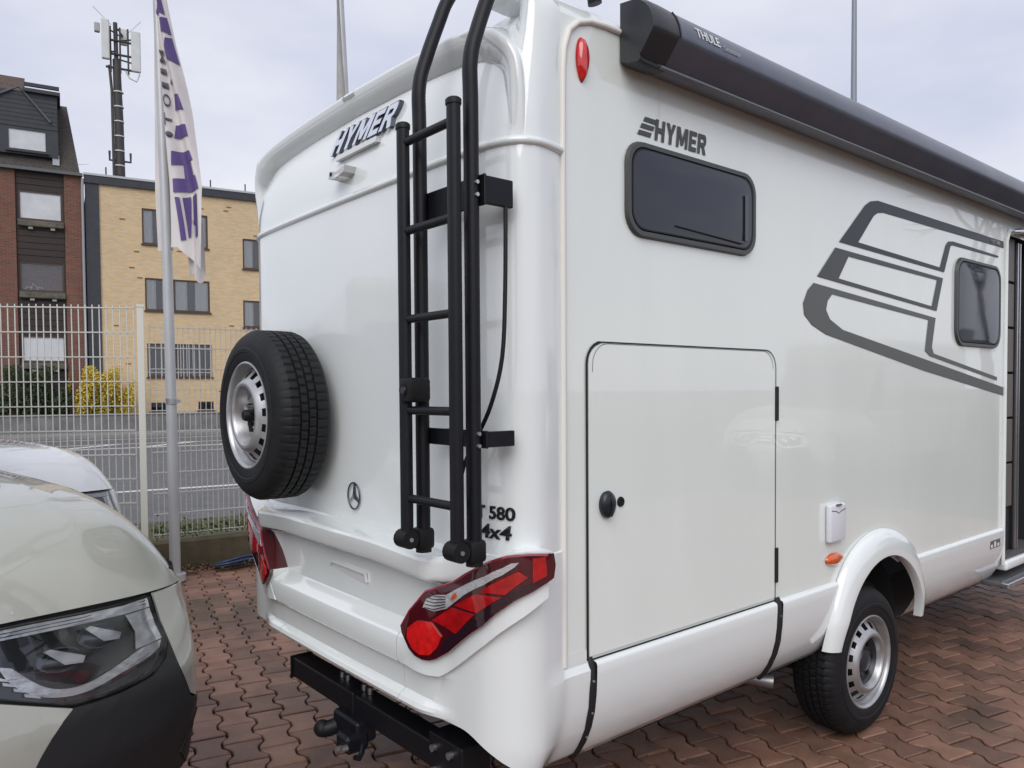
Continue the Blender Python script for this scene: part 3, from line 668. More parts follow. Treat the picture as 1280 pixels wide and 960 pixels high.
for x,z in ((-.97,.28),(-.92,.30)): tube('hitch_bolt',[(x,-.30,z),(x,-.325,z)],.013,ALU,hb,seg=8)
tube('hitch_hook',[(-.90,-.24,.30),(-.875,-.26,.285),(-.88,-.27,.262),(-.91,-.27,.255)],.011,BLK,hb,seg=8)
# ---------------- entrance
EN=bpy.data.objects.new('entrance',None);put(EN,MH)
DK=mat('dark_interior',(.02,.02,.022),.6);PAN=mat('brown_grey_interior_panel',(.13,.115,.105),.5,var=.1,vscale=3)
bm=bmesh.new()
add_box(bm,(-.9,4.66,.55),(-.02,4.70,2.75));add_box(bm,(-.92,3.9,.55),(-.9,4.7,2.75));add_box(bm,(-.9,3.9,2.70),(-.02,4.7,2.75));from_bm('inner_wall',bm,DK,EN)
for k in range(6): box('cabinet_panel',(-.06,3.94,.90+.30*k),(-.035,4.205,.90+.30*k+.285),PAN,EN,bev=.004)
box('cabinet_base',(-.12,3.94,.6),(-.05,4.205,.89),DK,EN)
for k,y in enumerate((4.207,4.228,4.250,4.272)): box('door_jamb',(-.07,y,.605),(-.03+.008*(k%2),y+.018,2.66),ALU if k%2 else SEAL,EN)
box('entrance_sill',(-.5,3.94,.575),(.0,4.7,.60),mat('sill_grey',(.09,.09,.1),.5),EN)
box('sill_trim',(-.06,3.955,.50),(.022,4.7,.565),GEL,EN,bev=.02,seg=3,smooth=True)
tube('door_frame_trim',_catmull([(.006,3.925,.55),(.008,3.915,.7),(.008,3.915,1.5),(.008,3.915,2.55),(.008,3.925,2.64),(.008,3.96,2.695),(.008,4.03,2.71),(.008,4.7,2.71)],5),.013,GEL,EN,seg=8)
tube('frame_hinge',[(.02,3.99,2.70),(.045,4.05,2.705),(.045,4.3,2.70)],.018,CHROME,EN,seg=10)
sp_=box('entrance_step',(-.25,3.86,.415),(.02,4.7,.44),mat('step_grey',(.12,.12,.125),.5),EN,bev=.004)
box('step_edge',(.02,3.86,.405),(.06,4.7,.44),ALU,sp_,bev=.005)
box('step_rib',(.005,3.87,.441),(.018,4.7,.446),ALU,sp_)
# ------------------------------------------------------------------ ground
PAV=mat('red_concrete_paver',(.148,.075,.050),.5,col2=(.265,.140,.096),vscale=5,bump=.5,bscale=140,obj_rand=.36,rvar=.12)
def weather(m):
    # moss and tyre grime with shapes of their own, laid over the blocks in world space
    n=m.node_tree.nodes;l=m.node_tree.links;b=n['Principled BSDF'];src=b.inputs['Base Color'].links[0].from_socket
    g=n.new('ShaderNodeNewGeometry')
    for sc,lo,hi,col,amt in ((.55,.52,.66,(.045,.045,.022),.55),(1.7,.56,.70,(.035,.028,.025),.6),(38.,.60,.78,(.32,.24,.20),.35)):
        z=n.new('ShaderNodeTexNoise');z.inputs['Scale'].default_value=sc;z.inputs['Detail'].default_value=7;z.inputs['Roughness'].default_value=.65;l.new(g.outputs['Position'],z.inputs['Vector'])
        r=n.new('ShaderNodeMapRange');r.inputs[1].default_value=lo;r.inputs[2].default_value=hi;r.inputs[4].default_value=amt;l.new(z.outputs[0],r.inputs[0])
        x=n.new('ShaderNodeMix');x.data_type='RGBA';l.new(r.outputs[0],x.inputs[0]);l.new(src,x.inputs[6]);x.inputs[7].default_value=(*col,1);src=x.outputs[2]
    l.new(src,b.inputs['Base Color'])
    for nd in n:
        if nd.type=='TEX_NOISE':
            for lk in list(nd.inputs['Vector'].links): l.remove(lk)
            l.new(g.outputs['Position'],nd.inputs['Vector'])
weather(PAV)
JOINT=mat('joint_sand_and_moss',(.012,.010,.008),.95,col2=(.026,.026,.014),vscale=3,bump=.4,bscale=80)
ASPH=mat('asphalt',(.12,.121,.124),.85,var=.22,vscale=3.5,bump=.4,bscale=120)
CONC=mat('mossy_kerb_concrete',(.10,.075,.045),.9,col2=(.045,.045,.022),vscale=6,bump=.5,bscale=40)
SLAB=mat('footway_slab',(.24,.23,.22),.85,var=.2,vscale=2,bump=.2,bscale=50)
MARK=mat('road_marking_white',(.62,.62,.60),.6,var=.15,vscale=6)
GRASS=mat('grass_earth',(.05,.06,.02),.95,col2=(.10,.085,.05),vscale=3,bump=.6,bscale=30)
EA=TH+math.radians(30)                                   # heading of the street behind
ED=Vector((math.cos(EA),math.sin(EA),0));EN_=Vector((-math.sin(EA),math.cos(EA),0))
EO=fr(-17.8,34.0)
def stw(e,n,z): return EO+ED*e+EN_*n+Vector((0,0,z))
def sheet(name,e0,e1,n0,n1,z,m,label=None):
    bm=bmesh.new();bm.faces.new([bm.verts.new(stw(*q)) for q in ((e0,n0,z),(e1,n0,z),(e1,n1,z),(e0,n1,z))])
    o=from_bm(name,bm,m);struct(o)
    return o
bm=bmesh.new();bmesh.ops.create_circle(bm,cap_ends=True,segments=64,radius=900);
for v in bm.verts: v.co.z=-.06
struct(from_bm('ground',bm,GRASS))
# paved yard: interlocking bone-shaped pavers; the nearest are objects of their own
yard_base=sheet('paved_yard',-60,60,-56,-29.55,-.022,JOINT)
ROW=Vector((-.971,.238,0)).normalized();ACR=Vector((ROW.y,-ROW.x,0))
PL,PP,AMP=.226,.157,.0165
def stone(h=.016,g=.0058,c=.006):
    """one paver about its middle: straight ends, wavy flanks"""
    def flank(s): # half width at s
        t=abs(s)/(PL/2)
        k=min(1,max(0,(t-.22)/.56));k=k*k*(3-2*k)
        return PP/2+AMP*(2*k-1)
    ss=[-1,-.8,-.65,-.5,-.35,-.2,.2,.35,.5,.65,.8,1]
    up=[(s*(PL/2-g),flank(s*PL/2)-g) for s in ss];poly=up[::-1]+[(x,-y) for x,y in up]
    inn=[(x*(1-c/(PL/2)),y-(c if y>0 else -c)*1.0) for x,y in poly]
    n=len(poly);v=[(x,y,0) for x,y in inn]+[(x,y,-c*.7) for x,y in poly]+[(x,y,-h-.004) for x,y in poly]
    f=[tuple(range(n))]+[(k,k+n,(k+1)%n+n,(k+1)%n) for k in range(n)]+[(k+n,k+2*n,(k+1)%n+2*n,(k+1)%n+n) for k in range(n)]
    return v,[tuple(q[::-1]) if i else q for i,q in enumerate(f)]
SV,SF=stone()
sm=bpy.data.meshes.new('paver');sm.from_pydata(SV,[],SF);sm.materials.append(PAV);sm.validate()
bmx=bmesh.new();bmx.from_mesh(sm);bmesh.ops.recalc_face_normals(bmx,faces=bmx.faces);bmx.to_mesh(sm);bmx.free()
SF=[tuple(p.vertices) for p in sm.polygons]
ang=math.atan2(ROW.y,ROW.x)
spots=[]
for j in range(-75,75):
    for i in range(-60,60):
        p=ROW*((i+(.5 if j%2 else 0))*PL)+ACR*(j*PP)
        q=p-EO;n=q.dot(EN_);e=q.dot(ED)
        if n>-29.68: continue
        if p.x>6 or p.y>9.5 or p.x<-9 or p.y<-6: continue
        spots.append(p)
def cost(p):
    d=(p-Vector((EYE.x,EYE.y,0))).length
    v=p-EYE;zz=v.dot(fw);xx=v.dot(rt)/zz*972+640;yy=517-v.dot(up)/zz*972
    if zz<.5 or yy>985 or yy<690: return 1e6
    open_left=215<xx<600 and not(xx>330 and yy<730+(xx-325)*.62)
    open_right=xx>730 and yy>950-.36*(xx-730) and xx<1300
    return d if (open_left or open_right) else 1e5+d
spots.sort(key=cost)
LOC_INV=yard_base.matrix_world.inverted()
rr=random.Random(3)
for k,p in enumerate(spots[:300]):
    o=bpy.data.objects.new('paver',sm);put(o,yard_base);o.location=(p.x,p.y,rr.uniform(-.0025,.0025))
    o.rotation_euler=(rr.uniform(-.011,.011),rr.uniform(-.011,.011),ang+rr.uniform(-.006,.006)+(math.pi if rr.random()<.5 else 0))
vv=[];ff=[]
for p in spots[300:]:
    b=len(vv);a=ang+rr.uniform(-.006,.006)+(math.pi if rr.random()<.5 else 0);c,s=math.cos(a),math.sin(a);dz=rr.uniform(-.0018,.0018);tx,ty=rr.uniform(-.008,.008),rr.uniform(-.008,.008)
    vv+=[(p.x+x*c-y*s,p.y+x*s+y*c,z+dz+x*tx+y*ty) for x,y,z in SV];ff+=[tuple(b+q for q in f) for f in SF]
me=bpy.data.meshes.new('paver_field');me.from_pydata(vv,[],ff);o=mesh_obj('paver_field',me,PAV,yard_base);o['kind']='stuff'
yard_base.location.z=-.02
# kerb under the fence, road, markings, far footway
struct(sheet('verge',-60,60,-29.55,-27.3,.02,GRASS))
struct(sheet('road',-70,90,-27.3,-5.2,.0,ASPH))
for nm,(e0,e1,n0,n1) in {'lane_line':(-30,60,-23.56,-23.36),'edge_line':(-30,60,-11.75,-11.45),'edge_line.001':(-30,60,-9.55,-9.35),'edge_line.002':(-30,60,-6.5,-6.3),'dash_line':(3.2,4.6,-17.98,-17.82),'dash_line.001':(-3.6,-1.4,-17.98,-17.82),'dash_line.002':(9.0,11.4,-17.98,-17.82)}.items():
    sheet('road_marking',e0,e1,n0,n1,.004,MARK)
for k in range(14):
    bm=bmesh.new();e=-14+k*2.4;bm.faces.new([bm.verts.new(stw(*q)) for q in ((e,-11.3,.0045),(e+.5,-11.3,.0045),(e+2.1,-9.6,.0045),(e+1.6,-9.6,.0045))]);struct(from_bm('road_marking',bm,MARK))
def sbox(name,e0,e1,n0,n1,z0,z1,m,parent=None,bev=0.):
    M=Matrix((( ED.x,EN_.x,0,EO.x),(ED.y,EN_.y,0,EO.y),(0,0,1,0),(0,0,0,1)))
    return box(name,(e0,n0,z0),(e1,n1,z1),m,parent,bev,M)
struct(sbox('far_footway',-70,90,-5.2,-2.6,-.05,.12,SLAB))
struct(sbox('raised_garden',-70,90,-2.4,40,-.05,.80,GRASS))
# ------------------------------------------------------------------ street frame roots
def sroot(name,label,cat,e,n,z,group=None):
    p=stw(e,n,z);return root(name,label,cat,p,EA,group)
rw=sroot('retaining_wall','low grey retaining wall in front of the houses across the road','wall',0,-2.5,0)
RW=mat('grey_wall_stone',(.17,.165,.165),.85,var=.25,vscale=2.5,bump=.4,bscale=12)
for k in range(16): box('wall_slab',(-6+k*1.2,-.1,.10),(-6+k*1.2+1.185,.12,.80),RW,rw,bev=.012)
box('coping',(-6.05,-.14,.80),(13.3,.16,.86),mat('pale_coping',(.30,.29,.28),.8,var=.15),rw,bev=.01)
# ------------------------------------------------------------------ buildings
YB_=brick_mat('yellow_brick',(.70,.51,.29),(.60,.42,.23),(.56,.48,.36),.25,.075)
RBK=brick_mat('red_brown_brick',(.20,.075,.045),(.13,.05,.035),(.17,.13,.11),.25,.075)
SLATE=mat('anthracite_cladding',(.035,.039,.047),.6,var=.15,vscale=4,bump=.2,bscale=20)
TILE=mat('dark_roof_tile',(.055,.047,.042),.75,var=.4,vscale=9,bump=.6,bscale=22)
BRN=mat('brown_window_frame',(.075,.045,.034),.5)
GLS=mat('house_glass',(.05,.055,.06),.05,spec=.8,coat=1.)
CUR=mat('pale_curtain',(.74,.75,.74),.8)
BLIND=mat('white_blind',(.60,.61,.64),.6,var=.08,vscale=3)
DWOOD=mat('dark_stained_boards',(.030,.018,.016),.6,var=.35,vscale=3,stretch=(1,1,30),bump=.5,bscale=6)
def facade(name,x0,x1,z0,z1,holes,m,par,depth=.16,y=0.):
    xs=sorted({x0,x1}|{h[0] for h in holes}|{h[2] for h in holes});zs=sorted({z0,z1}|{h[1] for h in holes}|{h[3] for h in holes})
    bm=bmesh.new();ins=lambda a,b:any(h[0]<a<h[2] and h[1]<b<h[3] for h in holes)
    for i in range(len(xs)-1):
        for j in range(len(zs)-1):
            if ins((xs[i]+xs[i+1])/2,(zs[j]+zs[j+1])/2): continue
            bm.faces.new([bm.verts.new(q) for q in ((xs[i],y,zs[j]),(xs[i+1],y,zs[j]),(xs[i+1],y,zs[j+1]),(xs[i],y,zs[j+1]))])
    for a,b,c,d in holes:
        for q in (((a,b),(c,b)),((c,b),(c,d)),((c,d),(a,d)),((a,d),(a,b))):
            bm.faces.new([bm.verts.new(r) for r in ((q[0][0],y,q[0][1]),(q[1][0],y,q[1][1]),(q[1][0],y+depth,q[1][1]),(q[0][0],y+depth,q[0][1]))])
    bmesh.ops.remove_doubles(bm,verts=bm.verts,dist=1e-4);return from_bm(name,bm,m,par)
def house_window(par,a,b,c,d,mull=(),fm=BRN,behind='curtain',y=.06,fw_=.07):
    w=bpy.data.objects.new('window',None);put(w,par)
    bm=bmesh.new()
    add_box(bm,(a,y-.04,b),(a+fw_,y+.06,d));add_box(bm,(c-fw_,y-.04,b),(c,y+.06,d));add_box(bm,(a+fw_,y-.04,b),(c-fw_,y+.06,b+fw_));add_box(bm,(a+fw_,y-.04,d-fw_),(c-fw_,y+.06,d))
    for q in mull: add_box(bm,(q-.05,y-.035,b+fw_),(q+.05,y+.06,d-fw_))
    from_bm('frame',bm,fm,w)
    gm=BLIND if behind=='blind' else GLS
    edges=[a+fw_]+[q for q in mull]+[c-fw_]
    for k in range(len(edges)-1):
        l=edges[k]+(.05 if k else 0);r=edges[k+1]-(.05 if k<len(edges)-2 else 0)
        box('pane',(l,y+.0,b+fw_),(r,y+.012,d-fw_),clear_mat('window_glass',(.93,.94,.95),refl=2.2) if behind!='blind' else gm,w)
        if behind=='curtain':
            n=30
            for s0,s1 in ((l,l+(r-l)*.36),(l+(r-l)*.60,r)):
                grid('curtain',lambda u,v:(s0+(s1-s0)*u,y+.045+.02*math.sin(u*14),b+fw_+(d-b-2*fw_)*v),n,2,CUR,w)
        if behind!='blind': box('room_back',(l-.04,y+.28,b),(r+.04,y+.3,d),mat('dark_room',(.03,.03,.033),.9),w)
    box('sill',(a-.05,y-.14,b-.06),(c+.05,y+.0,b),fm,w)
    return w
YH=sroot('apartment_block','yellow brick apartment block with flat grey roof edge and brown windows','building',0,0,0)
holes=[(1.62,8.34,2.98-.2,9.92),(3.3,8.34,4.38,9.86),(1.69,5.39,4.42,6.84),(1.73,2.42,4.46,3.92),(5.92,7.54,7.2,8.96),(5.9,4.78,7.2,6.05),(1.81,.86,2.50,1.26),(3.83,.88,4.50,1.28)]
facade('brick_wall',-.05,12,.6,10.75,holes,YB_,YH)
house_window(YH,*holes[0],mull=());house_window(YH,*holes[1]);house_window(YH,*holes[2],mull=(2.9,));house_window(YH,*holes[4]);house_window(YH,*holes[5])
for h in (holes[6],holes[7]): house_window(YH,*h,behind='dark',fw_=.04)
gwn=house_window(YH,*holes[3],mull=(2.9,),behind='dark')
for k in range(11): tube('security_bar',[(1.80+k*.262,-.03,2.44),(1.80+k*.262,-.03,3.92)],.022,mat('pale_bar',(.42,.42,.42),.5),gwn,seg=6)
for z in (2.62,3.72): tube('security_rail',[(1.72,-.035,z),(4.48,-.035,z)],.02,MATS['pale_bar'],gwn,seg=6)
box('roof_fascia',(-.6,-.12,10.75),(12,.3,11.08),SLATE,YH);box('roof_edge',(-.62,-.15,11.08),(12,.3,11.17),mat('zinc_edge',(.48,.49,.5),.4,.4),YH)
box('corner_cladding',(-.58,-.06,.6),(-.05,.3,10.75),SLATE,YH)
box('block_core',(-.5,.5,.6),(12,9,10.9),SLATE,YH)
tube('downpipe',[(-.66,-.1,10.9),(-.68,-.12,10.4),(-.68,-.12,.8)],.055,mat('pipe_grey',(.30,.31,.33),.5),YH,seg=8)
for e in (.25,4.55,6.1): tube('roof_post',[(e,.1,11.1),(e,.1,11.55)],.03,SLATE,YH,seg=6)
for k in range(26):
    rx=rr.uniform(.1,6.5);rz=rr.uniform(1.4,10.5)
    if any(h[0]-.3<rx<h[2]+.1 and h[1]-.1<rz<h[3]+.1 for h in holes): continue
    box('accent_brick',(rx,-.012,rz),(rx+.22,.0,rz+.06),mat('brown_accent_brick',(.27,.13,.06),.85),YH)
RH=sroot('brick_house','dark red brick house with slate dormer and windows in boarded bays','building',-.7,0,0)
rh=[(-2.33,3.03-.0,-.73,4.15),(-2.33,6.0,-.73,7.22),(-2.33,8.98,-.73,10.2)]
rh=[(a,b,c,d) for a,b,c,d in rh]
facade('brick_wall',-9,-2.42,.6,11.0,[],RBK,RH);facade('brick_wall',-.66,.02,.6,11.0,[],RBK,RH)
facade('boarded_bay',-2.42,-.66,.6,11.0,rh,DWOOD,RH,y=.10)
bm=bmesh.new()
for x in (-2.42,-.66): bm.faces.new([bm.verts.new(q) for q in ((x,0,.6),(x,.1,.6),(x,.1,11),(x,0,11))])
from_bm('bay_reveal',bm,RBK,RH)
for k in range(38):
    z=.8+k*.268
    if any(h[1]-.27<z<h[3]+.02 for h in rh): continue
    box('bay_board',(-2.41,.075,z),(-.67,.098,z+.25),DWOOD,RH,bev=.006)
CONS=mat('mossy_concrete_sill',(.16,.145,.115),.9,col2=(.07,.065,.05),vscale=5)
for k,h in enumerate(rh):
    w=house_window(RH,*h,behind='dark' if k==1 else 'blind',y=.16)
    if k==0: w['label']='ground floor window with white lower blind'
    s=box('balcony_sill',(h[0]-.02,-.12,h[1]-.30),(h[2]+.05,.12,h[1]-.06),CONS,RH,bev=.03)
    for x in (h[0]+.35,h[2]-.45): box('sill_corbel',(x,-.06,h[1]-.40),(x+.16,.1,h[1]-.30),mat('pale_corbel',(.35,.34,.32),.8),s)
for k in range(3): tube('window_plant',[(-2.15+.2*k,.30,6.08),(-2.1+.22*k,.31,6.2+.16*(k%2)),(-1.9+.2*k,.31,6.16)],.03,BLIND,RH,seg=6)
box('roof_gutter',(-9,-.2,10.98),(.05,.0,11.1),mat('gutter_zinc',(.12,.125,.13),.5,.4),RH)
grid('roof',lambda u,v:(-9+8.95*u+( .0-.42*v if u>.5 else 0),-.15+1.5*v,11.05+3.25*v),12,8,TILE,RH,smooth=False)
box('roof_core',(-9,.4,.6),(0,9,11.2),RBK,RH)
grid('roof_end',lambda u,v:(-.05-.42*v,-.15+1.5*v+(8*u*(1-v*.3)),11.05+3.25*v),6,6,TILE,RH,smooth=False)
dm=bpy.data.objects.new('dormer',None);put(dm,RH)
facade('dormer_front',-3.7,-.83,11.62,14.2,[(-2.66,11.76,-1.22,12.70)],SLATE,dm,y=-.12)
bm=bmesh.new();bm.faces.new([bm.verts.new(q) for q in ((-.83,-.12,11.62),(-.83,3.0,13.5),(-.83,3.0,14.2),(-.83,-.12,14.2))]);from_bm('dormer_cheek',bm,SLATE,dm)
box('dormer_roof',(-2.05,-.3,14.18),(-.72,3,14.32),SLATE,dm)
bm=bmesh.new();add_box(bm,(-2.0,-.32,14.40),(-.75,-.2,14.54));from_bm('dormer_parapet',bm,SLATE,dm)
tube('gable_edge',[(-3.2,-.2,13.75),(-2.18,-.2,14.35),(-1.10,-.2,13.05)],.05,mat('gable_lead',(.10,.11,.13),.5),dm,seg=6)
for k in range(8): box('cladding_board',(-3.69,-.145,12.75+k*.18),(-.84,-.122,12.75+k*.18+.165),SLATE,dm)
house_window(dm,-2.66,11.76,-1.22,12.70,behind='blind',fm=SLATE,y=-.08)
grid('roof_ridge_tiles',lambda u,v:(-5+3.0*u,-.1+.9*v,13.95+1.1*v),4,4,mat('brown_roof_tile',(.09,.062,.05),.75,var=.4,vscale=9,bump=.6,bscale=22),RH,smooth=False)
box('roof_window',(-1.05,-.08,10.98+.35),(-.80,-.02,11.75),mat('pale_lead',(.4,.42,.44),.5),RH)
tube('roof_aerial',[(-.9,.3,11.6),(-.1,.2,11.55),(.3,.2,11.62)],.012,ALU,RH,seg=5)
# ------------------------------------------------------------------ mobile-phone mast on the roof
CT=sroot('cell_tower','dark mobile phone mast with pale antenna panels on the flat roof','antenna mast',.86,.7,10.9)
MST=mat('mast_brown_black',(.045,.04,.04),.6,var=.3,vscale=3)
PANEL=mat('antenna_white',(.62,.63,.62),.5,var=.06,vscale=3)
tube('pole',[(0,0,0),(-.02,0,2.9),(-.07,0,5.6)],[.20,.19,.16],MST,CT,seg=12)
for z in (.9,1.55,2.2,2.85,3.5,4.15): tube('pole_band',[(-.02,0,z),(-.02,0,z+.05)],.215,PANEL if z%1.2>.3 else MST,CT,seg=12)
tube('cable_run',[(-.26,-.05,.3),(-.28,-.05,4.2),(-.36,-.05,5.3)],.06,MST,CT,seg=6)
UPM=.72
for x0,z0,x1,z1,dy in ((-.66,5.47,-.34,7.22,-.3),(.12,6.47,.42,7.2,.35),(.52,5.14,.90,6.94,-.25)):
    box('antenna_panel',(x0,dy,z0),(x1,dy+.18,z1),PANEL,CT,bev=.04)
    tube('panel_bracket',[((x0+x1)/2,dy+.1,z0+.35),(0,0,z0+.5)],.035,MST,CT,seg=6);tube('panel_bracket',[((x0+x1)/2,dy+.1,z1-.35),(0,0,z1-.5)],.035,MST,CT,seg=6)
box('radio_box',(-.92,-.2,6.62),(-.70,.0,7.02),mat('radio_grey',(.4,.4,.4),.6),CT,bev=.03)
tube('mast_spine',[(-.07,0,5.4),(-.09,0,7.22)],.09,MST,CT,seg=8)
for x in (-.3,.08,.4): tube('mast_frame',[(x,-.1,5.0),(x,-.1,7.0)],.04,MST,CT,seg=6)
for z in (5.2,5.8,6.4): tube('mast_ring',[(-.5,-.1,z),(.6,-.1,z)],.05,MST,CT,seg=6)
tube('cable_loop',[(.25,-.1,5.2),(.45,-.1,4.85),(.72,-.1,4.75),(.85,-.1,5.1)],.035,PANEL,CT,seg=6)
for p in (((-.25,0,7.1),(-.95,0,7.75)),((.35,0,6.8),(.95,0,7.5))): tube('whip',list(p),.018,PANEL,CT,seg=5)
for s in (-1,1): tube('side_arm',[(0,0,1.15),(s*.42,0,1.15),(s*.42,0,1.55)],.05,MST,CT,seg=6)
tube('base_frame',[(.1,0,0),(.5,-.1,.0),(.5,-.1,.35),(.2,-.1,.35)],.03,MST,CT,seg=5)
# ------------------------------------------------------------------ shrubs across the road
def leafy(name,fn,n,size,m,par,seed):
    r=random.Random(seed);v=[];f=[]
    for _ in range(n):
        p=Vector(fn(r));d=Vector((r.gauss(0,1),r.gauss(0,1),r.gauss(.3,1))).normalized();a=d.orthogonal().normalized();b=d.cross(a);t=r.uniform(0,6.28);a,b=a*math.cos(t)+b*math.sin(t),b*math.cos(t)-a*math.sin(t)
        s=size*r.uniform(.6,1.3);k=len(v);v+=[p-a*s,p-b*s*.5,p+a*s,p+b*s*.5];f.append((k,k+1,k+2,k+3))
    me=bpy.data.meshes.new(name);me.from_pydata([tuple(q) for q in v],[],f);return mesh_obj(name,me,m,par)
def blob(cx,cy,cz,rx,ry,rz,lump=.25):
    def g(r):
        while True:
            x,y,z=r.uniform(-1,1),r.uniform(-1,1),r.uniform(-1,1);q=math.sqrt(x*x+y*y+z*z)
            lim=1+lump*(math.sin(5*x+1.3)*math.sin(4*z+.4)+.6*math.sin(9*x-2*z))
            if .45<q<lim: return (cx+x*rx,cy+y*ry,cz+z*rz)
    return g
HG=sroot('evergreen_hedge','dark green rounded hedge behind the fence, left of the yellow bush','hedge',-2.75,-1.1,.8)
LEAFD=mat('dark_hedge_leaf',(.028,.05,.016),.6,col2=(.06,.085,.03),vscale=6,obj_rand=.4)
leafy('foliage',blob(0,0,.95,1.55,.7,1.1),9000,.055,LEAFD,HG,1);tube('stem',[(0,0,-.1),(.05,0,1.2)],.06,MST,HG)
YBU=sroot('forsythia_bush','bright yellow flowering bush in front of the yellow brick block','bush',-.12,-1.1,.8)
YEL=mat('yellow_blossom',(.74,.55,.05),.6,col2=(.52,.40,.05),vscale=5,obj_rand=.35)
leafy('blossom',blob(0,0,.92,1.25,.65,1.12,.24),8000,.05,YEL,YBU,2);leafy('foliage',blob(0,0,.75,1.1,.6,.9,.2),1800,.05,mat('olive_leaf',(.14,.13,.02),.6),YBU,3)
for k in range(6): tube('stem',[(.05*k-.12,0,-.1),(.22*k-.55,.1*(k%2),.8)],.025,MST,YBU,seg=5)
# ------------------------------------------------------------------ fence
FW=mat('galvanised_wire',(.56,.56,.53),.45,.2,var=.12,vscale=5);FP=mat('fence_post_cream',(.68,.67,.60),.45)
wm=bpy.data.meshes.new('wire');b_=bmesh.new();add_box(b_,(-.5,-.5,0),(.5,.5,1));b_.to_mesh(wm);b_.free();wm.materials.append(FW)
def fence_panel(label,P,ang,length,z0,z1,sp,t,hsp,first):
    r=root('mesh_fence',label,'fence',(P.x,P.y,z0),ang,'wire mesh fence panels')
    n=int(length/sp)
    for k in range(n+1):
        o=bpy.data.objects.new('wire',wm);put(o,r);o.location=(k*sp,0,0);o.scale=(t,t,z1-z0+(.028))
    nh=int((z1-z0)/hsp)
    for k in range(nh+1):
        for s in (-1,1):
            o=bpy.data.objects.new('crossbar',wm);put(o,r);o.location=(0,s*t*1.05,z1-z0-k*hsp);o.rotation_euler=(0,math.pi/2,0);o.scale=(t*1.15,t*1.1,length)
    return r
post=fr(-3.50,7.36)
AL,AR_=TH+math.radians(10),TH+math.radians(33)
lv=Vector((math.cos(AL),math.sin(AL),0))
fence_panel('tall wire mesh fence panel left of the white post',post-lv*2.52-Vector((0,0,0)),AL,2.46,.42,2.50,.060,.0085,.23,0)
fence_panel('wire mesh fence panel right of the white post, behind the flagpole',post+Vector((math.cos(AR_),math.sin(AR_),0))*.05+F0*.06,AR_,2.5,.30,2.33,.0502,.0065,.2,0)
p2=post+Vector((math.cos(AR_),math.sin(AR_),0))*2.6+F0*.06
pr=root('fence_post','square cream fence post between the two mesh panels','fence post',(post.x,post.y,0),TH+math.radians(25))
box('post',(-.03,-.02,0),(.03,.02,2.51),FP,pr,bev=.004);box('post_cap',(-.034,-.024,2.51),(.034,.024,2.535),FP,pr)
kb=root('kerb_wall','low mossy concrete kerb under the right fence panel','kerb',(post.x,post.y,0),AR_)
box('kerb_stone',(-.3,-.06,-.05),(1.2,.08,.27),CONC,kb,bev=.015);box('kerb_stone',(1.205,-.06,-.05),(2.9,.08,.265),CONC,kb,bev=.015)
IV=root('ground_ivy','green leafy weeds growing along the foot of the fence','weeds',(post.x,post.y,.25),AR_)
leafy('leaves',lambda r:(r.uniform(.1,2.2),r.uniform(.02,.34),.02+abs(r.gauss(0,.05))+.05*math.sin(r.uniform(0,3))),1500,.022,mat('ivy_leaf',(.07,.11,.025),.55,col2=(.12,.15,.05),vscale=9,obj_rand=.4),IV,5)
HS=root('blue_hose','coiled blue hose lying against the kerb','hose',fr(-2.66,7.56),AR_)
for k in range(3): tube('hose_coil',_catmull([(-.25+.02*k,.02*k,.015+.015*k),(-.1,-.06+.03*k,.03+.02*k),(.08,.03+.02*k,.02+.03*k),(.22,-.03+.03*k,.03+.02*k),(.36,-.03,.02+.01*k)],6),.014,mat('blue_hose',(.016,.035,.09),.4) if k else BLKP,HS,seg=8)
DB=root('leaf_litter','dead brown leaves and twigs swept against the kerb','leaves',fr(-3.0,7.38),AR_);DB['kind']='stuff'
leafy('litter',lambda r:(r.uniform(-.5,1.2),r.gauss(.02,.06),.008+abs(r.gauss(0,.02))),700,.02,mat('dead_leaf',(.05,.032,.02),.8,col2=(.12,.075,.04),vscale=20,obj_rand=.4),DB,8)
def joint_pos(r):
    p=spots[int(r.random()**1.6*1400)];t=r.uniform(-.5,.5)*PL
    q=p+ROW*t+ACR*(PP/2*(1 if r.random()<.5 else -1)) if r.random()<.6 else p+ROW*PL/2+ACR*r.uniform(-.5,.5)*PP
    return (q.x+r.gauss(0,.003),q.y+r.gauss(0,.003),-.006+abs(r.gauss(0,.003)))
jm=leafy('joint_moss',joint_pos,2600,.0065,mat('joint_moss_green',(.05,.06,.02),.9,col2=(.08,.07,.04),vscale=30,obj_rand=.4),yard_base,12);jm['kind']='stuff'
# ------------------------------------------------------------------ flag and poles
POLE=mat('grey_pole_paint',(.47,.48,.49),.38,.3,var=.1,vscale=2)
fp=fr(-3.06,7.0)
FG=root('flagpole','tapered grey flagpole in front of the fence carrying the white flag','flagpole',fp,TH)
tube('pole',[(0,0,-.02),(-.004,0,1.3),(-.018,0,3.0),(-.06,0,5.2),(-.09,0,7.5)],[.048,.046,.042,.036,.028],POLE,FG,seg=16)
tube('pole_collar',[(-.004,0,1.60),(-.004,0,1.65)],.052,ALU,FG,seg=16);tube('pole_base',[(0,0,0),(0,0,.06)],.09,POLE,FG,seg=16)
box('pole_catch',(.045,-.02,1.612),(.072,.02,1.638),ALU,FG)
FLC=mat('flag_cloth',(.66,.62,.61),.8,var=.08,vscale=3,bump=.15,bscale=12);FLP=mat('flag_purple_print',(.10,.065,.21),.7);FLT=mat('flag_dark_print',(.11,.10,.13),.7)
FA=root('flag','limp white flag with purple lettering hanging from the flagpole','flag',fp,TH)
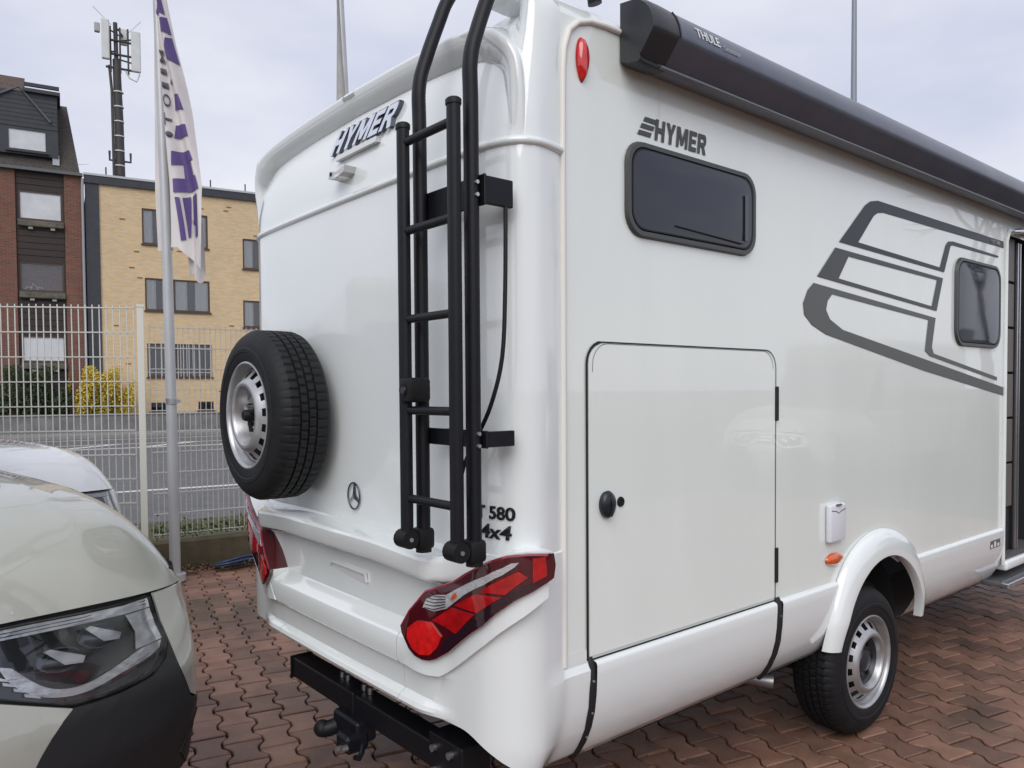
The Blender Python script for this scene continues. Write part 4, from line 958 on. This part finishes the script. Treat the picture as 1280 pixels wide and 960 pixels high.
# outline of the hanging cloth (left and right edge by height)
LE=[(2.93,-.135),(3.01,-.125),(3.5,-.14),(4.13,-.13),(4.7,-.125),(5.2,-.112),(6.2,-.12)]
RE=[(2.80,.34),(2.95,.345),(3.2,.345),(3.52,.335),(3.75,.29),(3.99,.248),(4.2,.22),(4.40,.185),(4.76,.115),(5.2,.058),(6.2,.0)]
def interp(T,z):
    if z<=T[0][0]: return T[0][1]
    for (a,x),(b,y) in zip(T,T[1:]):
        if z<=b: return x+(y-x)*(z-a)/(b-a)
    return T[-1][1]
def cloth(a,b,h=0.):
    l,r_=interp(LE,b),interp(RE,b);x=l+(r_-l)*a
    d=-.055-.05*math.sin(a*3.1)-.045*math.sin(a*9+b*1.4)*a-.02*math.sin(a*17+b*3.1)*(.3+a)+.10*a*a*math.sin(b*1.9)
    k=min(1,max(0,(a-.30)/.12));d=.06*(1-k)+(d*k)
    return (x,d-h,b-(.22*max(0,a-.55)/.45 if b<2.95 else .22*max(0,a-.55)/.45*max(0,1-(b-2.95)/.5)))
grid('cloth',lambda u,v:cloth(u,2.98+v*3.0),40,70,FLC,FA,angle=80)
grid('cloth_tail',lambda u,v:(.20+.14*u-.02*v,-.05+.04*math.sin(u*9),2.72+.05*math.sin(u*7)+.5*v),14,8,FLC,FA,angle=80)
def onflag(a,b,h): return cloth(a,b,.012+h)
def fpoly(P,m=FLP): mapped('flag_print',P,lambda a,b,h:onflag(a,b,h),m,FA,step=.05)
# big vertical letters, seen in part between folds
fpoly([(.52,3.42),(.60,3.42),(.70,3.10),(.62,3.06)]);fpoly([(.64,3.42),(.76,3.44),(.76,3.14),(.73,3.12)]);fpoly([(.80,3.44),(.90,3.46),(.90,3.18),(.80,3.14)])
fpoly([(.50,3.46),(.95,3.50),(.92,3.62),(.50,3.58)]);fpoly([(.68,3.58),(.88,3.60),(.86,3.76),(.68,3.76)]);fpoly([(.50,3.70),(.92,3.76),(.88,3.84),(.52,3.83)])
fpoly([(.58,3.95),(.90,3.97),(.88,4.07),(.62,4.07)]);fpoly([(.64,4.20),(.88,4.20),(.82,4.33),(.70,4.33)]);fpoly([(.62,4.42),(.72,4.42),(.66,4.47)])
fpoly([(.68,4.62),(.98,4.60),(.94,4.82),(.76,4.80),(.66,4.72)]);fpoly([(.55,4.86),(.94,4.84),(.90,4.98),(.62,4.96)]);fpoly([(.40,5.02),(.85,5.0),(.80,5.14),(.62,5.20),(.5,5.10)])
for ch,b0 in (('M',4.60),('I',4.50),('I',4.38),('O',4.22),('T',4.05),('.',3.95)):
    def wp(x,y,b0=b0): return (.44+.13*(1-y/.14), b0+x)
    text('flag_small_print',ch,.14,lambda a,b,h:onflag(a,b,h),FLT,FA,bold=.01,width=.05 if ch in 'I.' else .11,thick=0.0005,off=.002,step=.05,warp=wp)
P2=root('distant_flagpole','grey flagpole with furled cloth rising behind the motorhome roof','flagpole',fr(-2.48,12.0),TH,'distant poles')
tube('pole',[(0,0,0),(0,0,5),(-.05,0,6.6),(-.12,0,8.5)],[.09,.07,.06,.05],POLE,P2,seg=14)
grid('furled_flag',lambda u,v:(-.09+.17*(1-v)*.55*math.cos(u*6.28)+.02-.04*v,.10*math.sin(u*6.28)-.05,5.6+v*2.2),12,8,mat('furled_cloth',(.42,.40,.385),.8,var=.1),P2,closeu=True)
P3=root('lamp_mast','thin grey lamp mast standing behind the awning','lamp post',fr(9.62,22.0),TH)
tube('mast',[(0,0,0),(0,0,9),(0,0,13.5)],[.11,.085,.06],mat('mast_grey',(.26,.30,.34),.5,.3),P3,seg=12);tube('mast_arm',[(0,0,13.4),(.3,-.4,13.7),(.9,-1.0,13.8)],.05,MATS['mast_grey'],P3,seg=8);box('lamp_head',(.7,-1.3,13.72),(1.1,-.9,13.86),MATS['mast_grey'],P3,bev=.03);tube('mast_base',[(0,0,0),(0,0,1.1)],.13,MATS['mast_grey'],P3,seg=12)
# ------------------------------------------------------------------ parked vans, front ends towards the yard
BEIGE=mat('pebble_grey_paint',(.43,.435,.385),.3,coat=1.,var=.015,vscale=2)
WPNT=mat('white_van_paint',(.78,.79,.80),.18,coat=1.)
BUMP=mat('dark_grey_bumper_plastic',(.018,.019,.022),.55,bump=.12,bscale=400,var=.12,vscale=6)
LENS=clear_mat('headlamp_cover',(.93,.94,.95),refl=1.4)
HDK=mat('headlamp_black',(.012,.012,.014),.2,coat=.5)
SIL=mat('headlamp_silver',(.88,.90,.93),.2,.5,var=.2,vscale=14,bump=.9,bscale=9,stretch=(1,1,3))
def van(name,label,loc,rz,paint,sc=1.,group=None,simple=False):
    V_=root(name,label,'van',loc,rz,group);V_.scale=(sc,sc,sc)
    NF=lambda u,z,h:(u,nose_w(u,z)-h,z)
    zg=lambda u:1.046-.048*min(1,abs(u)/.86)**1.5-.10*max(0,abs(u)-.86)
    us=[-1+2*k/60 for k in range(61)];us=[math.sin(u*math.pi/2)**1*.9998 if False else max(-.9998,min(.9998,u)) for u in us]
    us=sorted(set(us+[s*q for s in(-1,1) for q in(.975,.985,.993,.998)]))
    ds=[0,.004,.012,.025,.045,.07,.10,.14,.19,.26,.35,.5,.7,.9,1.1,1.32]
    def hood(i,j):
        u=us[i];d=ds[j];k=1-math.exp(-d/.15);e=max(0,(abs(u)-.62)/.38)
        z=zg(u)+.315*k+.085*(d/1.2)+.03*(1-u*u)*k-.30*e**2.6*k
        w=nose_w(u,zg(u))+d
        if abs(u)>.3 and abs(u)<.75: z+=.010*k*math.exp(-((abs(u)-.52)/.05)**2)
        return (u,w,z)
    grid('bonnet',lambda a,b:hood(int(round(a*(len(us)-1))),int(round(b*(len(ds)-1)))),len(us),len(ds),paint,V_,angle=60)
    # dark body behind the gaps
    grid('front_core',lambda a,b:(-.985+1.97*a,nose_w(-.985+1.97*a,.3+.75*b)+.022,.3+.75*b),50,12,SEAL,V_)
    for s in (1,-1):
        # wing sides
        def wing(a,b):
            h=hood(len(us)-1,int(round(a*(len(ds)-1))));return (s*(1.0+.012*math.sin(b*3.1)),h[1],.55+(h[2]-.55)*b)
        grid('wing',wing,len(ds),8,paint,V_)
        F2=(lambda u,z,h:(u,nose_w(u,z)-h,z)) if s>0 else (lambda u,z,h:(-u,nose_w(u,z)-h,z))
        mapped('wing_front',[(.712,1.004),(.722,.91),(.745,.832),(.772,.735),(.842,.606),(.90,.57),(.9985,.57),(.9985,.955),(.93,.985),(.862,.995)],F2,paint,V_,step=.035,thick=.012)
        mapped('bumper_corner',[(.735,.826),(.762,.733),(.832,.604),(.90,.562),(.998,.562),(.998,.32),(.095,.32),(.13,.43),(.165,.525),(.20,.606),(.23,.652),(.262,.692),(.297,.727),(.334,.752),(.407,.744),(.508,.739),(.638,.747),(.711,.784)],F2,BUMP,V_,step=.04,thick=.016)
        hl=bpy.data.objects.new('headlight',None);put(hl,V_)
        HP=[(.150,1.030),(.27,1.024),(.423,1.012),(.572,1.002),(.695,1.000),(.706,.91),(.728,.834),(.705,.792),(.638,.757),(.508,.750),(.407,.755),(.329,.765),(.228,.806),(.130,.848)]
        HP=_catmull(HP[:5],3)[:-1]+_catmull(HP[4:],4)
        mapped('housing',HP,lambda a,b,h:F2(a,b,-.012+h),HDK,hl,step=.05)
        mapped('top_strip',[(.155,1.025),(.42,1.007),(.69,.995),(.694,.962),(.60,.966),(.42,.978),(.155,.996)],lambda a,b,h:F2(a,b,-.006+h),SIL,hl,step=.05,thick=.004)
        for k in range(2): tube('strip_line',[F2(a,b-.010*k,-.0005) for a,b in ((.16,1.014),(.42,.998),(.68,.986))],.0016,HDK,hl,seg=5)
        mapped('corner_reflector',[(.585,.962),(.694,.958),(.706,.90),(.724,.846),(.60,.846),(.612,.90)],lambda a,b,h:F2(a,b,-.008+h+.02*math.sin(b*40)**2*0),SIL,hl,step=.03,thick=.004)
        mapped('lower_blade',_catmull([(.716,.842),(.62,.842),(.524,.822),(.408,.802),(.318,.812),(.255,.846),(.19,.912)],5)+_catmull([(.155,.925),(.18,.872),(.24,.818),(.33,.786),(.42,.780),(.53,.794),(.64,.806),(.70,.820)],5),lambda a,b,h:F2(a,b,-.008+h),SIL,hl,step=.04,thick=.006)
        for k in range(4): mapped('signal_bar',[(.135+.026*k,.905-.024*k),(.175+.026*k,.885-.024*k),(.177+.026*k,.878-.024*k),(.134+.026*k,.896-.024*k)],lambda a,b,h:F2(a,b,-.008+h),mat('signal_bar_clear',(.92,.93,.95),.2,.1),hl,step=0,thick=.006)
        mapped('lower_glass_strip',_catmull([(.705,.808),(.62,.792),(.508,.776),(.41,.772),(.33,.778)],4)+_catmull([(.33,.770),(.41,.758),(.508,.754),(.62,.762),(.70,.795)],4),lambda a,b,h:F2(a,b,-.009+h),mat('smoky_reflector',(.10,.10,.11),.2,.6),hl,step=.04,thick=.002)
        for cu,cz in ((.475,.925),(.335,.893)):
            bm=bmesh.new();lathe_pts(bm,[(.001,.012),(.020,.010),(.034,.0),(.042,-.006),(.05,-.006)],lambda r,a,p:F2(cu+r*1.5*math.cos(p)-.3*r*math.sin(p),cz+r*.75*math.sin(p),a-.004),28);from_bm('projector',bm,mat('projector_glass',(.05,.055,.07),.06,coat=1.),hl,True,60)
            mapped('projector_fin',[(cu-.055,cz+.040),(cu-.035,cz+.044),(cu+.07,cz-.004),(cu+.058,cz-.022),(cu+.0,cz-.012)],lambda a,b,h:F2(a,b,.004+h),SIL,hl,step=.03,thick=.010)
        mapped('side_reflector',[(.49,.775),(.585,.786),(.60,.81),(.52,.80)],lambda a,b,h:F2(a,b,-.006+h),mat('dark_red_reflector',(.10,.01,.015),.2),hl,step=.03,thick=.003)
        mapped('cover',HP,lambda a,b,h:F2(a,b,.010+h+.010*math.sin(min(1,max(0,(b-.76)/.26))*3.14)),LENS,hl,step=.04)
        tube('cover_rim',[F2(a,b,.010) for a,b in [(.150,1.030),(.27,1.024),(.423,1.012),(.572,1.002),(.695,1.000)]],.004,HDK,hl,seg=6)
        tube('fog_recess_line',[F2(a,b,.017) for a,b in ((.86,.33),(.80,.40),(.86,.47),(.93,.50))],.006,SEAL,V_,seg=6)
    Fc=lambda u,z,h:(u,nose_w(u,z)-h,z)
    mapped('bumper_centre',[(-.334,.752),(-.297,.727),(-.262,.692),(-.23,.652),(-.20,.606),(-.165,.525),(-.13,.43),(-.095,.32),(.095,.32),(.13,.43),(.165,.525),(.20,.606),(.23,.652),(.262,.692),(.297,.727),(.334,.752),(.228,.795),(.130,.835),(-.130,.835),(-.228,.795)],lambda a,b,h:Fc(a,b,h),paint,V_,step=.05,thick=.014)
    gr=mapped('grille',[(-.13,.85),(.13,.85),(.145,1.02),(-.145,1.02)],Fc,HDK,V_,step=.05,thick=.004)
    for k in range(3): mapped('grille_bar',[(-.13,.88+.05*k),(.13,.88+.05*k),(.13,.90+.05*k),(-.13,.90+.05*k)],lambda a,b,h:Fc(a,b,.005+h),SIL,gr,step=.06,thick=.01)
    mapped('grille_frame',[(.125,.99),(.16,.995),(.165,1.03),(.135,1.035),(-.135,1.035),(-.165,1.03),(-.16,.995),(-.125,.99)],lambda a,b,h:Fc(a,b,.004+h),paint,gr,step=.05,thick=.012)
    # cab and body behind the bonnet (outside the picture to the left)
    grid('windscreen',lambda a,b:(-.86+1.72*a,1.66+.60*b-.12*math.cos((a-.5)*2.6),1.30+.92*b),16,8,TINT,V_)
    bm=bmesh.new();add_box(bm,(-1.0,1.75,.5),(1.0,5.6,1.34),.05);add_box(bm,(-.99,2.22,1.30),(.99,5.6,2.55),.08);from_bm('cab_body',bm,paint,V_)
    for s in (-1,1):
        for y in (.95,4.4):
            bm=bmesh.new();lathe_pts(bm,[(.001,.0),(.2,.0),(.22,.02),(.33,.02),(.345,0),(.345,-.2),(.2,-.2)],lambda r,a,p:(s*(.93+a),y+r*math.cos(p),.345+r*math.sin(p)),32);from_bm('wheel',bm,RUB,V_,True)
    return V_
van('beige_van','pebble grey van front with clear headlight and dark bumper corner, nearest the camera',fr(-1.5196,2.0702,-.02),TH+math.radians(60),BEIGE)
# second van: its left front corner stands beyond the first one's bonnet
def van_origin(X,D,a,sc):
    a=math.radians(a);u=(math.cos(a),math.sin(a));w=(-math.sin(a),math.cos(a));w0=nose_w(.93,.85)*sc
    return fr(X-.93*sc*u[0]-w0*w[0],D-.93*sc*u[1]-w0*w[1],-.02)
van('white_van','white van bonnet behind the pebble grey van, beside the fence',van_origin(-3.22,6.30,80,.96),TH+math.radians(80),WPNT,.96)
van('reflection_van','pebble grey van added out of view, to be mirrored in the motorhome wall and window',(5.2,9.4,-.02),0.0,BEIGE,1.0)  # unseen van, added to give the side wall and small window a reflection
TR=root('reflection_tree','bare spreading tree added out of view for the motorhome window to mirror','tree',(5.2,19.0,0))  # unseen tree, added only for its reflection in the small window
tr_=random.Random(4);bm=bmesh.new()
def limb(p,d,l,r,n):
    q=p+d*l;m_=(p+q)/2+Vector((tr_.gauss(0,.06),tr_.gauss(0,.06),0))*l;add_tube(bm,[p,m_,q],[r,r*.85,r*.7],5,cap=False)
    if n==0: return
    for k in range(3):
        e=(d+Vector((tr_.gauss(0,.55),tr_.gauss(0,.55),tr_.gauss(.1,.35)))).normalized();limb(q,e,l*tr_.uniform(.62,.82),r*.6,n-1)
limb(Vector((0,0,2.2)),Vector((.1,-.1,1)).normalized(),1.8,.13,5);from_bm('crown',bm,MST,TR);tube('trunk',[(0,0,-.05),(0,0,1.2),(0,0,2.3)],[.2,.16,.13],MST,TR)
